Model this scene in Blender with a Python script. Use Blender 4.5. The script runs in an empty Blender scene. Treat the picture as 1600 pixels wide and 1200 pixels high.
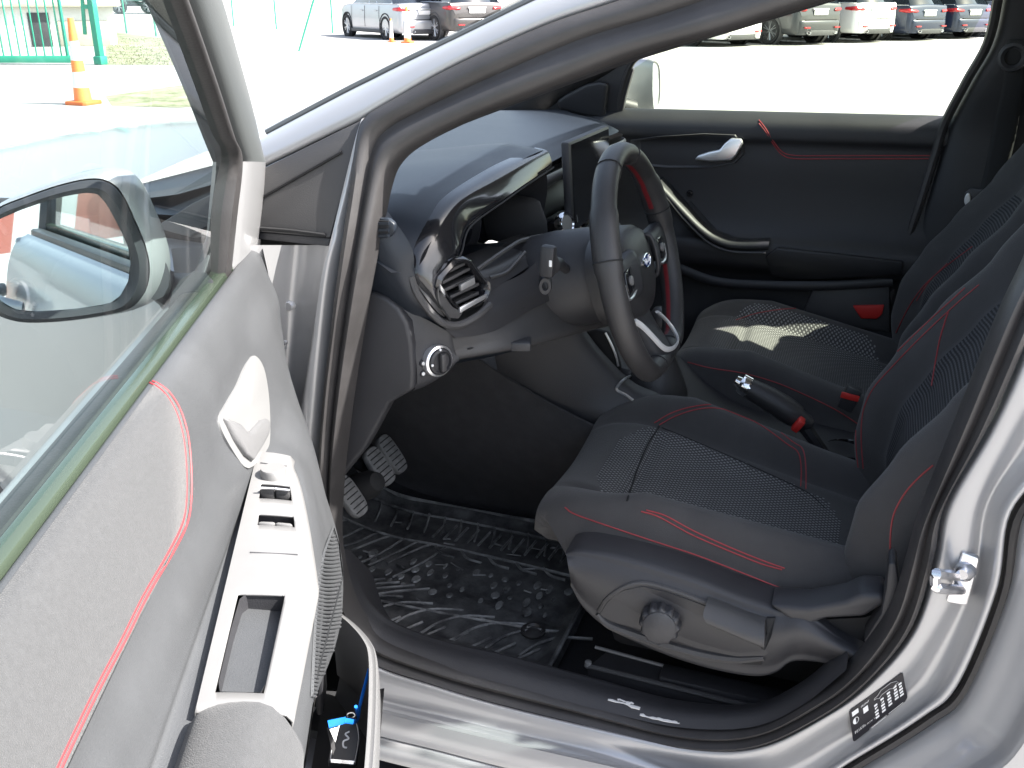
import bpy, bmesh, math, random
from mathutils import Vector, Matrix
from mathutils.bvhtree import BVHTree
random.seed(7)
V = Vector
scene = bpy.context.scene
col = scene.collection

# ------------------------------------------------------------------ camera
CAM_POS = V((0.0, -1.05, 1.327)); F_PX = 1520.0; PITCH = math.radians(22.0); YAW = math.radians(20.2)
cam_d = bpy.data.cameras.new('camera'); cam = bpy.data.objects.new('camera', cam_d); col.objects.link(cam)
cam_d.sensor_width = 36.0; cam_d.lens = 36.0 * F_PX / 1600.0; cam_d.clip_start = 0.02; cam_d.clip_end = 800.0
cam.location = CAM_POS; cam.rotation_euler = (math.pi/2 - PITCH, 0, YAW)
scene.camera = cam

# ------------------------------------------------------------------ light
SUN_AZ = math.radians(11.0); SUN_EL = math.radians(46.0)      # azimuth from +X towards +Y
world = bpy.data.worlds.new('World'); scene.world = world; world.use_nodes = True
wn = world.node_tree.nodes; wl = world.node_tree.links
sky = wn.new('ShaderNodeTexSky'); sky.sky_type = 'NISHITA'; sky.sun_disc = False
sky.sun_elevation = SUN_EL; sky.sun_rotation = math.pi/2 - SUN_AZ
sky.air_density = 1.0; sky.dust_density = 2.5; sky.ozone_density = 1.0
wn['Background'].inputs['Strength'].default_value = 0.10
hs=wn.new('ShaderNodeHueSaturation'); hs.inputs['Saturation'].default_value=.68
wl.new(sky.outputs[0], hs.inputs['Color']); wl.new(hs.outputs[0], wn['Background'].inputs['Color'])
sun_d = bpy.data.lights.new('sun', 'SUN'); sun_d.energy = 4.2; sun_d.angle = math.radians(0.53); sun_d.color = (1.0, 0.965, 0.915)
sun = bpy.data.objects.new('sun', sun_d); col.objects.link(sun)
sdir = V((math.cos(SUN_EL)*math.cos(SUN_AZ), math.cos(SUN_EL)*math.sin(SUN_AZ), math.sin(SUN_EL)))
sun.rotation_euler = sdir.to_track_quat('Z', 'Y').to_euler(); sun.location = sdir*60
scene.view_settings.view_transform = 'Standard'; scene.view_settings.look = 'None'
scene.view_settings.exposure = 2.22; scene.view_settings.gamma = 1.0
scene.view_settings.use_curve_mapping = False
scene.render.engine = 'CYCLES'
scene.cycles.max_bounces = 10; scene.cycles.transparent_max_bounces = 16
scene.cycles.diffuse_bounces = 5; scene.cycles.glossy_bounces = 5
scene.cycles.caustics_reflective = False; scene.cycles.caustics_refractive = False
scene.cycles.sample_clamp_indirect = 6.0

# ------------------------------------------------------------------ measuring helpers (photo pixel -> point on a real plane of the car)
_f = V((-math.sin(YAW)*math.cos(PITCH), math.cos(YAW)*math.cos(PITCH), -math.sin(PITCH)))
_r = V((math.cos(YAW), math.sin(YAW), 0)); _u = _r.cross(_f)
def ray(px, py): return _f + _r*((px-800)/F_PX) - _u*((py-600)/F_PX)
def plane_pt(px, py, p0, n):
    d = ray(px, py); return CAM_POS + d*(((p0-CAM_POS).dot(n))/d.dot(n))
def X(px, py, x): return plane_pt(px, py, V((x,0,0)), V((1,0,0)))
def Y(px, py, y): return plane_pt(px, py, V((0,y,0)), V((0,1,0)))
def Z(px, py, z): return plane_pt(px, py, V((0,0,z)), V((0,0,1)))
def side(px, py, base=0.03, lean=0.34, z0=1.0):
    """point on the car's flank, which leans inwards above the belt line"""
    p = Y(px, py, base)
    if p.z > z0:
        n = V((0,1,-lean)).normalized(); p = plane_pt(px, py, V((0,base,z0)), n)
    return p
# open driver's door: own frame (u from hinge to handle, n towards the cabin, z up)
DTH = math.radians(66); DO = V((-.757,-.008,0)); DU = V((math.cos(DTH),-math.sin(DTH),0)); DN = V((math.sin(DTH),math.cos(DTH),0))
def DL(u, n, z): return DO + DU*u + DN*n + V((0,0,z))
def DP(px, py, n): return plane_pt(px, py, DO+DN*n, DN)

# ------------------------------------------------------------------ mesh helpers
def cr(pts, n, closed=False):
    """Catmull-Rom resample of a list of vectors to n points"""
    pts = [V(p) for p in pts]; m = len(pts)
    if m == 2 and not closed: return [pts[0].lerp(pts[1], i/(n-1)) for i in range(n)]
    out = []; segs = m if closed else m-1
    for i in range(n):
        t = i/(n if closed else n-1)*segs; k = min(int(t), segs-1); f = t-k
        if closed: p0,p1,p2,p3 = (pts[(k+j-1)%m] for j in range(4))
        else:
            p1,p2 = pts[k],pts[k+1]; p0 = pts[k-1] if k>0 else p1*2-p2; p3 = pts[k+2] if k+2<m else p2*2-p1
        out.append(0.5*((2*p1)+(p2-p0)*f+(2*p0-5*p1+4*p2-p3)*f*f+(3*p1-p0-3*p2+p3)*f**3))
    return out
class MB:
    def __init__(s): s.v=[]; s.f=[]; s.m=[]
    def grid(s, rows, closed_u=False, closed_v=False, mi=0, flip=False):
        b=len(s.v); nr=len(rows); nc=len(rows[0])
        for r in rows: s.v += [V(p) for p in r]
        for i in range(nr if closed_v else nr-1):
            for j in range(nc if closed_u else nc-1):
                a=b+i*nc+j; c=b+i*nc+(j+1)%nc; d=b+((i+1)%nr)*nc+(j+1)%nc; e=b+((i+1)%nr)*nc+j
                s.f.append((e,d,c,a) if flip else (a,c,d,e)); s.m.append(mi(i,j) if callable(mi) else mi)
        return s
    def surf(s, rows, nu, nv, mi=0, flip=False, closed_u=False):
        rr=[cr(r,nu,closed_u) for r in rows]; cols=[cr([r[j] for r in rr],nv) for j in range(nu)]
        return s.grid([[cols[j][i] for j in range(nu)] for i in range(nv)], closed_u=closed_u, mi=mi, flip=flip)
    def poly(s, pts, mi=0):
        b=len(s.v); s.v += [V(p) for p in pts]; s.f.append(tuple(range(b,b+len(pts)))); s.m.append(mi); return s
    def plate(s, pts, d, mi=0):
        """closed prism: outline pts extruded by the vector d"""
        b=len(s.v); n=len(pts); d=V(d); s.v += [V(p) for p in pts]+[V(p)+d for p in pts]
        s.f.append(tuple(range(b,b+n))); s.f.append(tuple(range(b+2*n-1,b+n-1,-1))); s.m += [mi,mi]
        for i in range(n):
            j=(i+1)%n; s.f.append((b+i,b+n+i,b+n+j,b+j)); s.m.append(mi)
        return s
    def box(s, c, size, R=None, mi=0, taper=1.0):
        c=V(c); hx,hy,hz=(q/2 for q in size); pts=[]
        for z,k in ((-hz,1.0),(hz,taper)):
            for x,y in ((-hx,-hy),(hx,-hy),(hx,hy),(-hx,hy)):
                p=V((x*k,y*k,z)); pts.append(c+(R@p if R else p))
        b=len(s.v); s.v+=pts
        for f in ((3,2,1,0),(4,5,6,7),(0,1,5,4),(1,2,6,5),(2,3,7,6),(3,0,4,7)): s.f.append(tuple(b+i for i in f)); s.m.append(mi)
        return s
    def tube(s, pts, r, n=8, closed=False, caps=True, mi=0, flat=None):
        pts=[V(p) for p in pts]; m=len(pts); rings=[]; prev=None
        for i,p in enumerate(pts):
            t=(pts[(i+1)%m]-pts[i-1]) if closed else (pts[min(i+1,m-1)]-pts[max(i-1,0)])
            t.normalize()
            if prev is None:
                a=V((0,0,1)) if abs(t.z)<.9 else V((1,0,0)); nx=(a-t*a.dot(t)).normalized()
            else: nx=(prev-t*prev.dot(t)).normalized()
            prev=nx; ny=t.cross(nx); rr=r[i] if isinstance(r,(list,tuple)) else r
            if flat: rings.append([p+nx*rr*math.cos(2*math.pi*k/n)*flat[0]+ny*rr*math.sin(2*math.pi*k/n)*flat[1] for k in range(n)])
            else: rings.append([p+nx*rr*math.cos(2*math.pi*k/n)+ny*rr*math.sin(2*math.pi*k/n) for k in range(n)])
        s.grid(rings, closed_u=True, closed_v=closed, mi=mi)
        if caps and not closed:
            b=len(s.v)-m*n; s.f.append(tuple(b+k for k in range(n-1,-1,-1))); s.m.append(mi)
            s.f.append(tuple(b+(m-1)*n+k for k in range(n))); s.m.append(mi)
        return s
    def lathe(s, c, axis, prof, n=24, mi=0, squash=None):
        """prof: list of (radius, distance along the axis)"""
        c=V(c); ax=V(axis).normalized(); a=V((0,0,1)) if abs(ax.z)<.9 else V((1,0,0))
        e1=(a-ax*a.dot(ax)).normalized(); e2=ax.cross(e1); k1,k2=squash or (1,1)
        s.grid([[c+ax*h+e1*(r*k1*math.cos(2*math.pi*k/n))+e2*(r*k2*math.sin(2*math.pi*k/n)) for k in range(n)] for r,h in prof], closed_u=True, mi=mi)
        return s
    def build(s, name, mats, parent=None, angle=40, bevel=0, solid=0, subd=0, seg=2, solid_off=-1):
        me=bpy.data.meshes.new(name)
        off = V((0,0,0))
        q=parent
        while q is not None: off += V(q.location); q=q.parent
        me.from_pydata([tuple(p-off) for p in s.v],[],s.f)
        mats = mats if isinstance(mats,(list,tuple)) else [mats]
        for m in mats: me.materials.append(m)
        me.polygons.foreach_set('material_index', s.m)
        bm=bmesh.new(); bm.from_mesh(me); bmesh.ops.remove_doubles(bm, verts=bm.verts, dist=1e-6)
        if bevel:
            ed=[e for e in bm.edges if len(e.link_faces)==2 and e.calc_face_angle(0)>math.radians(30)]
            bmesh.ops.bevel(bm, geom=ed, offset=bevel, segments=seg, affect='EDGES', profile=.5, clamp_overlap=True)
        bmesh.ops.recalc_face_normals(bm, faces=bm.faces); bm.to_mesh(me); bm.free()
        me.polygons.foreach_set('use_smooth',[True]*len(me.polygons)); me.set_sharp_from_angle(angle=math.radians(angle)); me.update()
        o=bpy.data.objects.new(name,me); col.objects.link(o)
        if parent: o.parent=parent
        if subd:
            md=o.modifiers.new('subdivision','SUBSURF'); md.levels=md.render_levels=subd
        if solid:
            md=o.modifiers.new('thickness','SOLIDIFY'); md.thickness=solid; md.offset=solid_off
        return o
def thing(name, label, cat, loc=(0,0,0), rz=0, group=None):
    o=bpy.data.objects.new(name,None); o.empty_display_size=.1; col.objects.link(o); o.location=loc; o.rotation_euler=(0,0,rz)
    o['label']=label; o['category']=cat
    if group: o['group']=group
    return o
def tag(o, label, cat, group=None):
    o['label']=label; o['category']=cat
    if group: o['group']=group
    return o
def structure(o): o['kind']='structure'; return o
def stuff(o): o['kind']='stuff'; return o
def text_mb(body, size, c, ex, ey, mb=None, lift=0):
    """flat lettering as a mesh; c = left end of the baseline, ex/ey its axes"""
    cu=bpy.data.curves.new('lettering','FONT'); cu.body=body; cu.size=size; cu.resolution_u=2
    o=bpy.data.objects.new('lettering',cu); col.objects.link(o)
    dg=bpy.context.evaluated_depsgraph_get(); me=bpy.data.meshes.new_from_object(o.evaluated_get(dg))
    mb=mb or MB(); b=len(mb.v); ex=V(ex); ey=V(ey); en=ex.cross(ey)
    mb.v += [V(c)+ex*v.co.x+ey*v.co.y+en*lift for v in me.vertices]
    for p in me.polygons: mb.f.append(tuple(b+i for i in p.vertices)); mb.m.append(0)
    bpy.data.objects.remove(o); bpy.data.curves.remove(cu); bpy.data.meshes.remove(me)
    return mb
def bvh_of(*objs):
    vs=[]; fs=[]
    for o in objs:
        b=len(vs); q=o; off=V((0,0,0))
        while q is not None: off+=V(q.location); q=q.parent
        vs+=[off+v.co for v in o.data.vertices]; fs+=[tuple(b+i for i in p.vertices) for p in o.data.polygons]
    return BVHTree.FromPolygons(vs,fs)
def on(bvh, px, py, lift=.001):
    d=ray(px,py).normalized(); h=bvh.ray_cast(CAM_POS,d)
    if h[0] is None: return None
    n=h[1] if h[1].dot(d)<0 else -h[1]
    return h[0]+n*lift
def seam(bvh, px, n=24, r=.0016, lift=.0008):
    """sewn thread laid on the surface along a path; one mesh per continuous run"""
    path=cr([V((a,b,0)) for a,b in px],n); pts=[on(bvh,p.x,p.y,lift) for p in path]; pts=[p for p in pts if p]
    runs=[[]]
    for p in pts:
        if runs[-1] and (p-runs[-1][-1]).length>.06: runs.append([])
        runs[-1].append(p)
    return [MB().tube(q,r,5) for q in runs if len(q)>3]
# ------------------------------------------------------------------ materials
def mat(name, base, rough=.5, metal=0, bump=0, bscale=400, var=0, vscale=8, coat=0, spec=.5, var2=None, sheen=0):
    m=bpy.data.materials.new(name); m.use_nodes=True; nt=m.node_tree; b=nt.nodes['Principled BSDF']
    b.inputs['Base Color'].default_value=(*base,1); b.inputs['Roughness'].default_value=rough; b.inputs['Metallic'].default_value=metal
    b.inputs['Specular IOR Level'].default_value=spec; b.inputs['Coat Weight'].default_value=coat; b.inputs['Coat Roughness'].default_value=.06
    b.inputs['Sheen Weight'].default_value=sheen
    tc=None
    if bump or var:
        tc=nt.nodes.new('ShaderNodeTexCoord')
    if var:
        nz=nt.nodes.new('ShaderNodeTexNoise'); nz.inputs['Scale'].default_value=vscale; nz.inputs['Detail'].default_value=5; nz.inputs['Roughness'].default_value=.65
        nt.links.new(tc.outputs['Object'],nz.inputs['Vector'])
        mx=nt.nodes.new('ShaderNodeMix'); mx.data_type='RGBA'; mx.inputs[6].default_value=(*base,1)
        mx.inputs[7].default_value=(*(var2 or tuple(min(1,c*(1+var)) for c in base)),1)
        rp=nt.nodes.new('ShaderNodeValToRGB'); rp.color_ramp.elements[0].position=.38; rp.color_ramp.elements[1].position=.68
        nt.links.new(nz.outputs[0],rp.inputs[0]); nt.links.new(rp.outputs[0],mx.inputs[0]); nt.links.new(mx.outputs[2],b.inputs['Base Color'])
        mr=nt.nodes.new('ShaderNodeMapRange'); mr.inputs[3].default_value=rough*.88; mr.inputs[4].default_value=min(1,rough*1.15)
        nt.links.new(nz.outputs[0],mr.inputs[0]); nt.links.new(mr.outputs[0],b.inputs['Roughness'])
    if bump:
        n2=nt.nodes.new('ShaderNodeTexNoise'); n2.inputs['Scale'].default_value=bscale; n2.inputs['Detail'].default_value=2
        nt.links.new(tc.outputs['Object'],n2.inputs['Vector'])
        bp=nt.nodes.new('ShaderNodeBump'); bp.inputs['Strength'].default_value=bump; bp.inputs['Distance'].default_value=.001
        nt.links.new(n2.outputs[0],bp.inputs['Height']); nt.links.new(bp.outputs[0],b.inputs['Normal'])
    return m
def glass_mat(name, tint, refl=1.0):
    m=bpy.data.materials.new(name); m.use_nodes=True; nt=m.node_tree; nt.nodes.remove(nt.nodes['Principled BSDF'])
    out=nt.nodes['Material Output']; tr=nt.nodes.new('ShaderNodeBsdfTransparent'); tr.inputs[0].default_value=(*tint,1)
    gl=nt.nodes.new('ShaderNodeBsdfGlossy'); gl.inputs['Roughness'].default_value=.02
    ge=nt.nodes.new('ShaderNodeNewGeometry'); dt=nt.nodes.new('ShaderNodeVectorMath'); dt.operation='DOT_PRODUCT'
    nt.links.new(ge.outputs['Incoming'],dt.inputs[0]); nt.links.new(ge.outputs['Normal'],dt.inputs[1])
    ab=nt.nodes.new('ShaderNodeMath'); ab.operation='ABSOLUTE'; nt.links.new(dt.outputs['Value'],ab.inputs[0])
    iv=nt.nodes.new('ShaderNodeMath'); iv.operation='SUBTRACT'; iv.inputs[0].default_value=1; nt.links.new(ab.outputs[0],iv.inputs[1])
    pw=nt.nodes.new('ShaderNodeMath'); pw.operation='POWER'; pw.inputs[1].default_value=5; nt.links.new(iv.outputs[0],pw.inputs[0])
    fr=nt.nodes.new('ShaderNodeMath'); fr.operation='MULTIPLY_ADD'; fr.inputs[1].default_value=.95; fr.inputs[2].default_value=.05; nt.links.new(pw.outputs[0],fr.inputs[0])
    mu=nt.nodes.new('ShaderNodeMath'); mu.operation='MULTIPLY'; mu.inputs[1].default_value=refl
    mx=nt.nodes.new('ShaderNodeMixShader'); nt.links.new(fr.outputs[0],mu.inputs[0]); nt.links.new(mu.outputs[0],mx.inputs[0])
    nt.links.new(tr.outputs[0],mx.inputs[1]); nt.links.new(gl.outputs[0],mx.inputs[2]); nt.links.new(mx.outputs[0],out.inputs[0])
    return m
def weave_mat(name, dark, light, su, sv, axes=('X','Y'), rough=.85, mode='dot', thr=(.2,.7)):
    """woven seat cloth: small raised lozenges (dot) or ribs (rib), in the seat's own axes"""
    m=bpy.data.materials.new(name); m.use_nodes=True; nt=m.node_tree; b=nt.nodes['Principled BSDF']; N=nt.nodes.new; L=nt.links.new
    tc=N('ShaderNodeTexCoord'); sp=N('ShaderNodeSeparateXYZ'); L(tc.outputs['Object'],sp.inputs[0])
    def mth(op,a,bb=None):
        q=N('ShaderNodeMath'); q.operation=op
        for i,v in enumerate((a,bb)):
            if v is None: continue
            if isinstance(v,(int,float)): q.inputs[i].default_value=v
            else: L(v,q.inputs[i])
        return q.outputs[0]
    a=sp.outputs[axes[0]]; c=sp.outputs[axes[1]]
    if mode=='dot':
        # diagonal lattice of lozenges
        p=mth('SINE',mth('ADD',mth('MULTIPLY',a,su),mth('MULTIPLY',c,sv))); q=mth('SINE',mth('SUBTRACT',mth('MULTIPLY',a,su),mth('MULTIPLY',c,sv)))
        h=mth('MULTIPLY',mth('ADD',p,1.0),mth('ADD',q,1.0)); h=mth('MULTIPLY',h,.25)
    else:
        h=mth('MULTIPLY',mth('ADD',mth('SINE',mth('MULTIPLY',c,sv)),1.0),.5)
        h2=mth('MULTIPLY',mth('ADD',mth('SINE',mth('MULTIPLY',a,su)),1.0),.2); h=mth('MULTIPLY',h,mth('ADD',h2,.7))
    rp=N('ShaderNodeValToRGB'); rp.color_ramp.elements[0].position=thr[0]; rp.color_ramp.elements[1].position=thr[1]
    rp.color_ramp.elements[0].color=(*dark,1); rp.color_ramp.elements[1].color=(*light,1); L(h,rp.inputs[0])
    nz=N('ShaderNodeTexNoise'); nz.inputs['Scale'].default_value=9; nz.inputs['Detail'].default_value=6; L(tc.outputs['Object'],nz.inputs['Vector'])
    hs=N('ShaderNodeHueSaturation'); mr=N('ShaderNodeMapRange'); mr.inputs[3].default_value=.75; mr.inputs[4].default_value=1.25; L(nz.outputs[0],mr.inputs[0]); L(mr.outputs[0],hs.inputs['Value'])
    L(rp.outputs[0],hs.inputs['Color']); L(hs.outputs[0],b.inputs['Base Color']); b.inputs['Roughness'].default_value=rough; b.inputs['Specular IOR Level'].default_value=.25
    bp=N('ShaderNodeBump'); bp.inputs['Strength'].default_value=.6; bp.inputs['Distance'].default_value=.0015; L(h,bp.inputs['Height']); L(bp.outputs[0],b.inputs['Normal'])
    return m
M={}
M['silver']=mat('silver_paint',(.385,.385,.39),.34,.48,var=.06,vscale=4,coat=.5)
M['silver_jamb']=mat('silver_jamb_paint',(.385,.385,.39),.34,.48,var=.06,vscale=4,coat=.5)
M['primer']=mat('grey_hinge_metal',(.34,.34,.34),.5,.5,var=.3,vscale=15)
M['plastic']=mat('black_grained_plastic',(.026,.026,.029),.48,bump=.35,bscale=900,var=.25,vscale=5)
M['plastic_soft']=mat('soft_dash_plastic',(.011,.015,.022),.42,bump=.35,bscale=1100,var=.2,vscale=4)  # blue of the sky's reflection is put into the base colour
M['plastic_grey']=mat('dark_grey_plastic',(.046,.045,.046),.5,bump=.3,bscale=900,var=.2,vscale=5)
M['door_plastic']=mat('door_trim_plastic',(.049,.051,.054),.5,bump=.4,bscale=900,var=.25,vscale=6)
M['door_fabric']=mat('door_insert_cloth',(.046,.047,.049),.9,bump=.8,bscale=1100,var=.22,vscale=220,sheen=.12)
M['satin_panel']=mat('satin_silver_switch_panel',(.235,.232,.23),.38,.35,var=.06,vscale=20)
M['gloss']=mat('gloss_black',(.012,.012,.014),.15,coat=.5)
M['rubber']=mat('black_rubber',(.035,.033,.033),.42,bump=.2,bscale=300,var=.35,vscale=12)
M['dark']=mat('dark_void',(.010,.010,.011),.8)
M['carpet']=mat('black_carpet',(.012,.012,.014),.95,bump=1.0,bscale=600,var=.8,vscale=40)
M['carpet_grey']=mat('dark_grey_carpet',(.040,.039,.041),.95,bump=.8,bscale=700,var=.3,vscale=30)
M['cloth']=mat('black_seat_cloth',(.043,.041,.041),.9,bump=.6,bscale=1200,var=.3,vscale=14,sheen=.15)
M['cushion_weave']=weave_mat('lozenge_seat_weave',(.052,.051,.052),(.23,.228,.226),640,820,('X','Y'),thr=(.15,.55))
M['back_weave']=weave_mat('ribbed_seat_weave',(.026,.026,.028),(.085,.085,.09),700,1250,('Y','Z'),mode='rib',thr=(.25,.8))
M['red_thread']=mat('red_thread',(.30,.035,.04),.6)
M['red_leather']=mat('red_leather',(.15,.010,.014),.5,bump=.4,bscale=700)
M['red_plastic']=mat('red_plastic',(.62,.03,.025),.45)
M['leather']=mat('black_leather',(.030,.029,.030),.42,bump=.5,bscale=800,var=.2,vscale=10)
M['chrome']=mat('chrome',(.86,.86,.87),.10,1.0)
M['satin']=mat('satin_chrome',(.80,.80,.81),.32,.85)
M['frame_grey']=mat('grey_window_frame',(.085,.092,.092),.45,bump=.2,bscale=600)
M['dim_mirror']=mat('dim_mirror_glass',(.30,.32,.34),.35,.8,var=1.0,vscale=30)  # dark grey tone stands in for the far mirror's dark reflection
M['pocket_grey']=mat('grey_door_pocket_plastic',(.12,.12,.122),.45,bump=.3,bscale=900)
M['sunlit_recess']=mat('sunlit_recess_tone',(.20,.20,.20),.4,.2)  # pale tone paints the sun on the driver door's handle recess
M['steel']=mat('striker_steel',(.68,.68,.70),.22,1.0)
M['pedal']=mat('pedal_rubber',(.11,.11,.11),.75,bump=1.0,bscale=120,var=.6,vscale=70)
M['mat_rubber']=mat('worn_rubber_mat',(.040,.040,.042),.42,bump=.7,bscale=140,var=1.5,vscale=26,var2=(.13,.13,.128))
M['plastic_far']=mat('black_door_plastic',(.016,.016,.018),.5,bump=.35,bscale=900,var=.25,vscale=5)
M['bright_trim']=mat('bright_satin_trim',(.80,.80,.80),.3,.3)  # whitened satin, the window's reflection on the wheel trim put into colour
M['mat_rib']=mat('worn_mat_rib',(.06,.06,.062),.36,bump=.4,bscale=200,var=2.0,vscale=18,var2=(.32,.32,.31))
M['window']=glass_mat('clear_window_glass',(.93,.96,.95),.9)
M['door_glass']=glass_mat('green_tinted_door_glass',(.84,.94,.92),1.0)
M['far_glass']=glass_mat('green_tinted_far_glass',(.80,.86,.72),.5)
M['sun_slit_glass']=glass_mat('dark_slit_glass',(.25,.27,.26),.8)
M['glass_edge']=mat('green_glass_edge',(.045,.060,.042),.2,spec=.8)
M['mirror']=mat('mirror_glass',(.80,.86,.88),.015,1.0)
M['headliner']=mat('grey_headliner',(.30,.29,.28),.9,bump=.3,bscale=500)
M['white_mark']=mat('white_print',(.80,.80,.80),.6)
M['blue_tag']=mat('blue_plastic_tag',(.01,.16,.62),.4)
M['white_tag']=mat('white_paper_tag',(.75,.74,.72),.7)
M['sticker']=mat('black_sticker',(.014,.013,.018),.35)
M['badge_blue']=mat('badge_blue',(.02,.05,.20),.2,coat=.5)
M['screen']=mat('black_screen_glass',(.010,.011,.012),.05,coat=.8)
M['cluster']=mat('cluster_glass',(.008,.009,.016),.10,coat=.5)
# ------------------------------------------------------------------ ground
def ground_mat():
    m=bpy.data.materials.new('pale_dusty_asphalt'); m.use_nodes=True; nt=m.node_tree; b=nt.nodes['Principled BSDF']; N=nt.nodes.new; L=nt.links.new
    tc=N('ShaderNodeTexCoord'); a=N('ShaderNodeTexNoise'); a.inputs['Scale'].default_value=.35; a.inputs['Detail'].default_value=9; a.inputs['Roughness'].default_value=.7
    c=N('ShaderNodeTexNoise'); c.inputs['Scale'].default_value=70; c.inputs['Detail'].default_value=3
    L(tc.outputs['Object'],a.inputs['Vector']); L(tc.outputs['Object'],c.inputs['Vector'])
    mx=N('ShaderNodeMix'); mx.data_type='RGBA'; mx.inputs[6].default_value=(.34,.33,.32,1); mx.inputs[7].default_value=(.48,.465,.44,1); L(a.outputs[0],mx.inputs[0])
    m2=N('ShaderNodeMix'); m2.data_type='RGBA'; m2.blend_type='MULTIPLY'; m2.inputs[0].default_value=.35; L(mx.outputs[2],m2.inputs[6]); L(c.outputs['Color'],m2.inputs[7])
    L(m2.outputs[2],b.inputs['Base Color']); b.inputs['Roughness'].default_value=.9
    bp=N('ShaderNodeBump'); bp.inputs['Strength'].default_value=.4; bp.inputs['Distance'].default_value=.01; L(c.outputs[0],bp.inputs['Height']); L(bp.outputs[0],b.inputs['Normal'])
    return m
M['ground']=ground_mat()
g=MB().grid([[V((x,y,0)) for x in (-400,-60,-20,0,20,60,400)] for y in (-400,-60,-20,0,20,60,400)]).build('ground',M['ground']); structure(g)

# ------------------------------------------------------------------ the silver car: shell
car=thing('silver_car','silver hatchback with its driver door wide open, cabin seen from outside','car',(0,.73,0))
SO=[(1270,-104),(1150,-66),(962,0),(850,38),(710,101),(610,156),(572,181),(560,215),(548,310),(535,400),(520,520),(507,640),(502,760),(512,850),(522,920),(545,985),(590,1034),(680,1065),(780,1095),(930,1131),(1060,1160),(1180,1160),(1285,1112),(1355,1060),(1425,976),(1460,868),(1478,780),(1546,660),(1600,540),(1652,410),(1720,200)]
SI=[(1400,-26),(1270,8),(1130,52),(995,88),(880,131),(750,182),(662,224),(622,255),(605,292),(590,365),(575,440),(558,540),(542,650),(530,760),(528,855),(545,930),(568,974),(606,1003),(690,1033),(790,1060),(940,1100),(1065,1132),(1176,1131),(1262,1090),(1325,1045),(1388,960),(1415,880),(1437,805),(1502,640),(1562,490),(1612,380),(1680,180)]
so=[side(*p,.025) for p in SO]; si=[side(*p,.035) for p in SI]
# close the ring over the roof (out of frame)
top_o=[V((.62,.215,1.44)),V((.45,.205,1.47)),V((.2,.205,1.485)),V((-.0,.20,1.47))]
top_i=[V((.52,.22,1.40)),V((.42,.215,1.425)),V((.25,.215,1.435)),V((.10,.21,1.425))]
so=so+top_o; si=si+top_i
out_l=cr(so,230,True); in_l=cr(si,230,True)
rows=[]
prof=[(0,.000),(.04,.010),(.14,.017),(.26,.019),(.37,.013),(.44,.007),(.52,.009),(.62,.015),(.76,.017),(.88,.012),(.96,.002),(1.0,-.008),(1.0,-.016)]
for t,h in prof:
    rows.append([out_l[i].lerp(in_l[i],t)+V((0,-h,0)) for i in range(230)])
MB().grid(rows,closed_u=True).build('door_seal',M['rubber'],car,angle=60)

# A pillar skin (outside of the seal) and windscreen moulding
lower=[side(*p,.02) for p in [(392,268),(450,240),(520,206),(566,184),(612,157),(712,101),(852,38),(965,-1),(1150,-67)]]
upper=[side(*p,.02)+V((-.0,.035,0)) for p in [(392,216),(450,185),(520,148),(560,128),(610,103),(700,60),(805,8),(870,-22),(1010,-90)]]
end=V((-.16,.24,1.475)); lower.append(V((-.12,.20,1.47))); upper.append(V((-.20,.27,1.475)))
mid=[a.lerp(b,.5)+V((0,-.016,.004)) for a,b in zip(lower,upper)]
lowin=[p+V((0,.03,0)) for p in lower]
MB().surf([lowin,lower,mid,upper,[p+V((.0,.05,-.012)) for p in upper]],60,14).build('a_pillar',M['silver'],car,angle=60)
MB().tube(cr([p+V((-.002,.006,.002)) for p in upper],60),.0048,8).build('windscreen_moulding',M['frame_grey'],car)

# black quarter trim between the pillar foot and the door
def qt(px,py,d=0): return side(px,py,.018)+V((0,d,0))
b=MB()
b.plate([qt(240,356),qt(300,318),qt(392,273),qt(450,244),qt(520,209),qt(566,187),qt(558,216),qt(538,290),qt(515,372),qt(400,362),qt(300,372)],(0,.02,0))
b.build('quarter_trim',M['plastic_grey'],car,bevel=.002)
b=MB(); gl=[qt(300,368,-.002),qt(408,309,-.002),qt(470,274,-.002),qt(535,237,-.002)]
b.tube(cr(gl,16),.0022,6); b.build('trim_groove',M['dark'],car)
b=MB(); b.tube(cr([qt(402,356,-.002),qt(455,360,-.002),qt(510,367,-.002)],8),.0026,6); b.build('trim_groove',M['dark'],car)
b=MB(); b.plate([qt(395,363,.004),qt(514,373,.004),qt(510,386,.004),qt(394,374,.004)],(0,.02,0)); b.build('trim_foot',M['plastic'],car,bevel=.001)
# beige-lit flange edge between trim and seal
b=MB(); e1=[side(*p,.022) for p in [(574,183),(566,212),(553,275),(536,345),(520,405),(505,520),(492,640),(480,760),(478,870)]]
e2=[side(*p,.022) for p in [(566,186),(557,214),(540,280),(518,372),(503,430),(488,530),(470,640),(455,760),(450,870)]]
e0=[p+V((.02,.03,0)) for p in e1]
b.surf([e0,e1,[a.lerp(c,.5)+V((0,-.006,0)) for a,c in zip(e1,e2)],e2,[p+V((-.01,.05,0)) for p in e2]],40,12); b.build('hinge_pillar_flange',M['silver_jamb'],car,angle=60)
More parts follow.
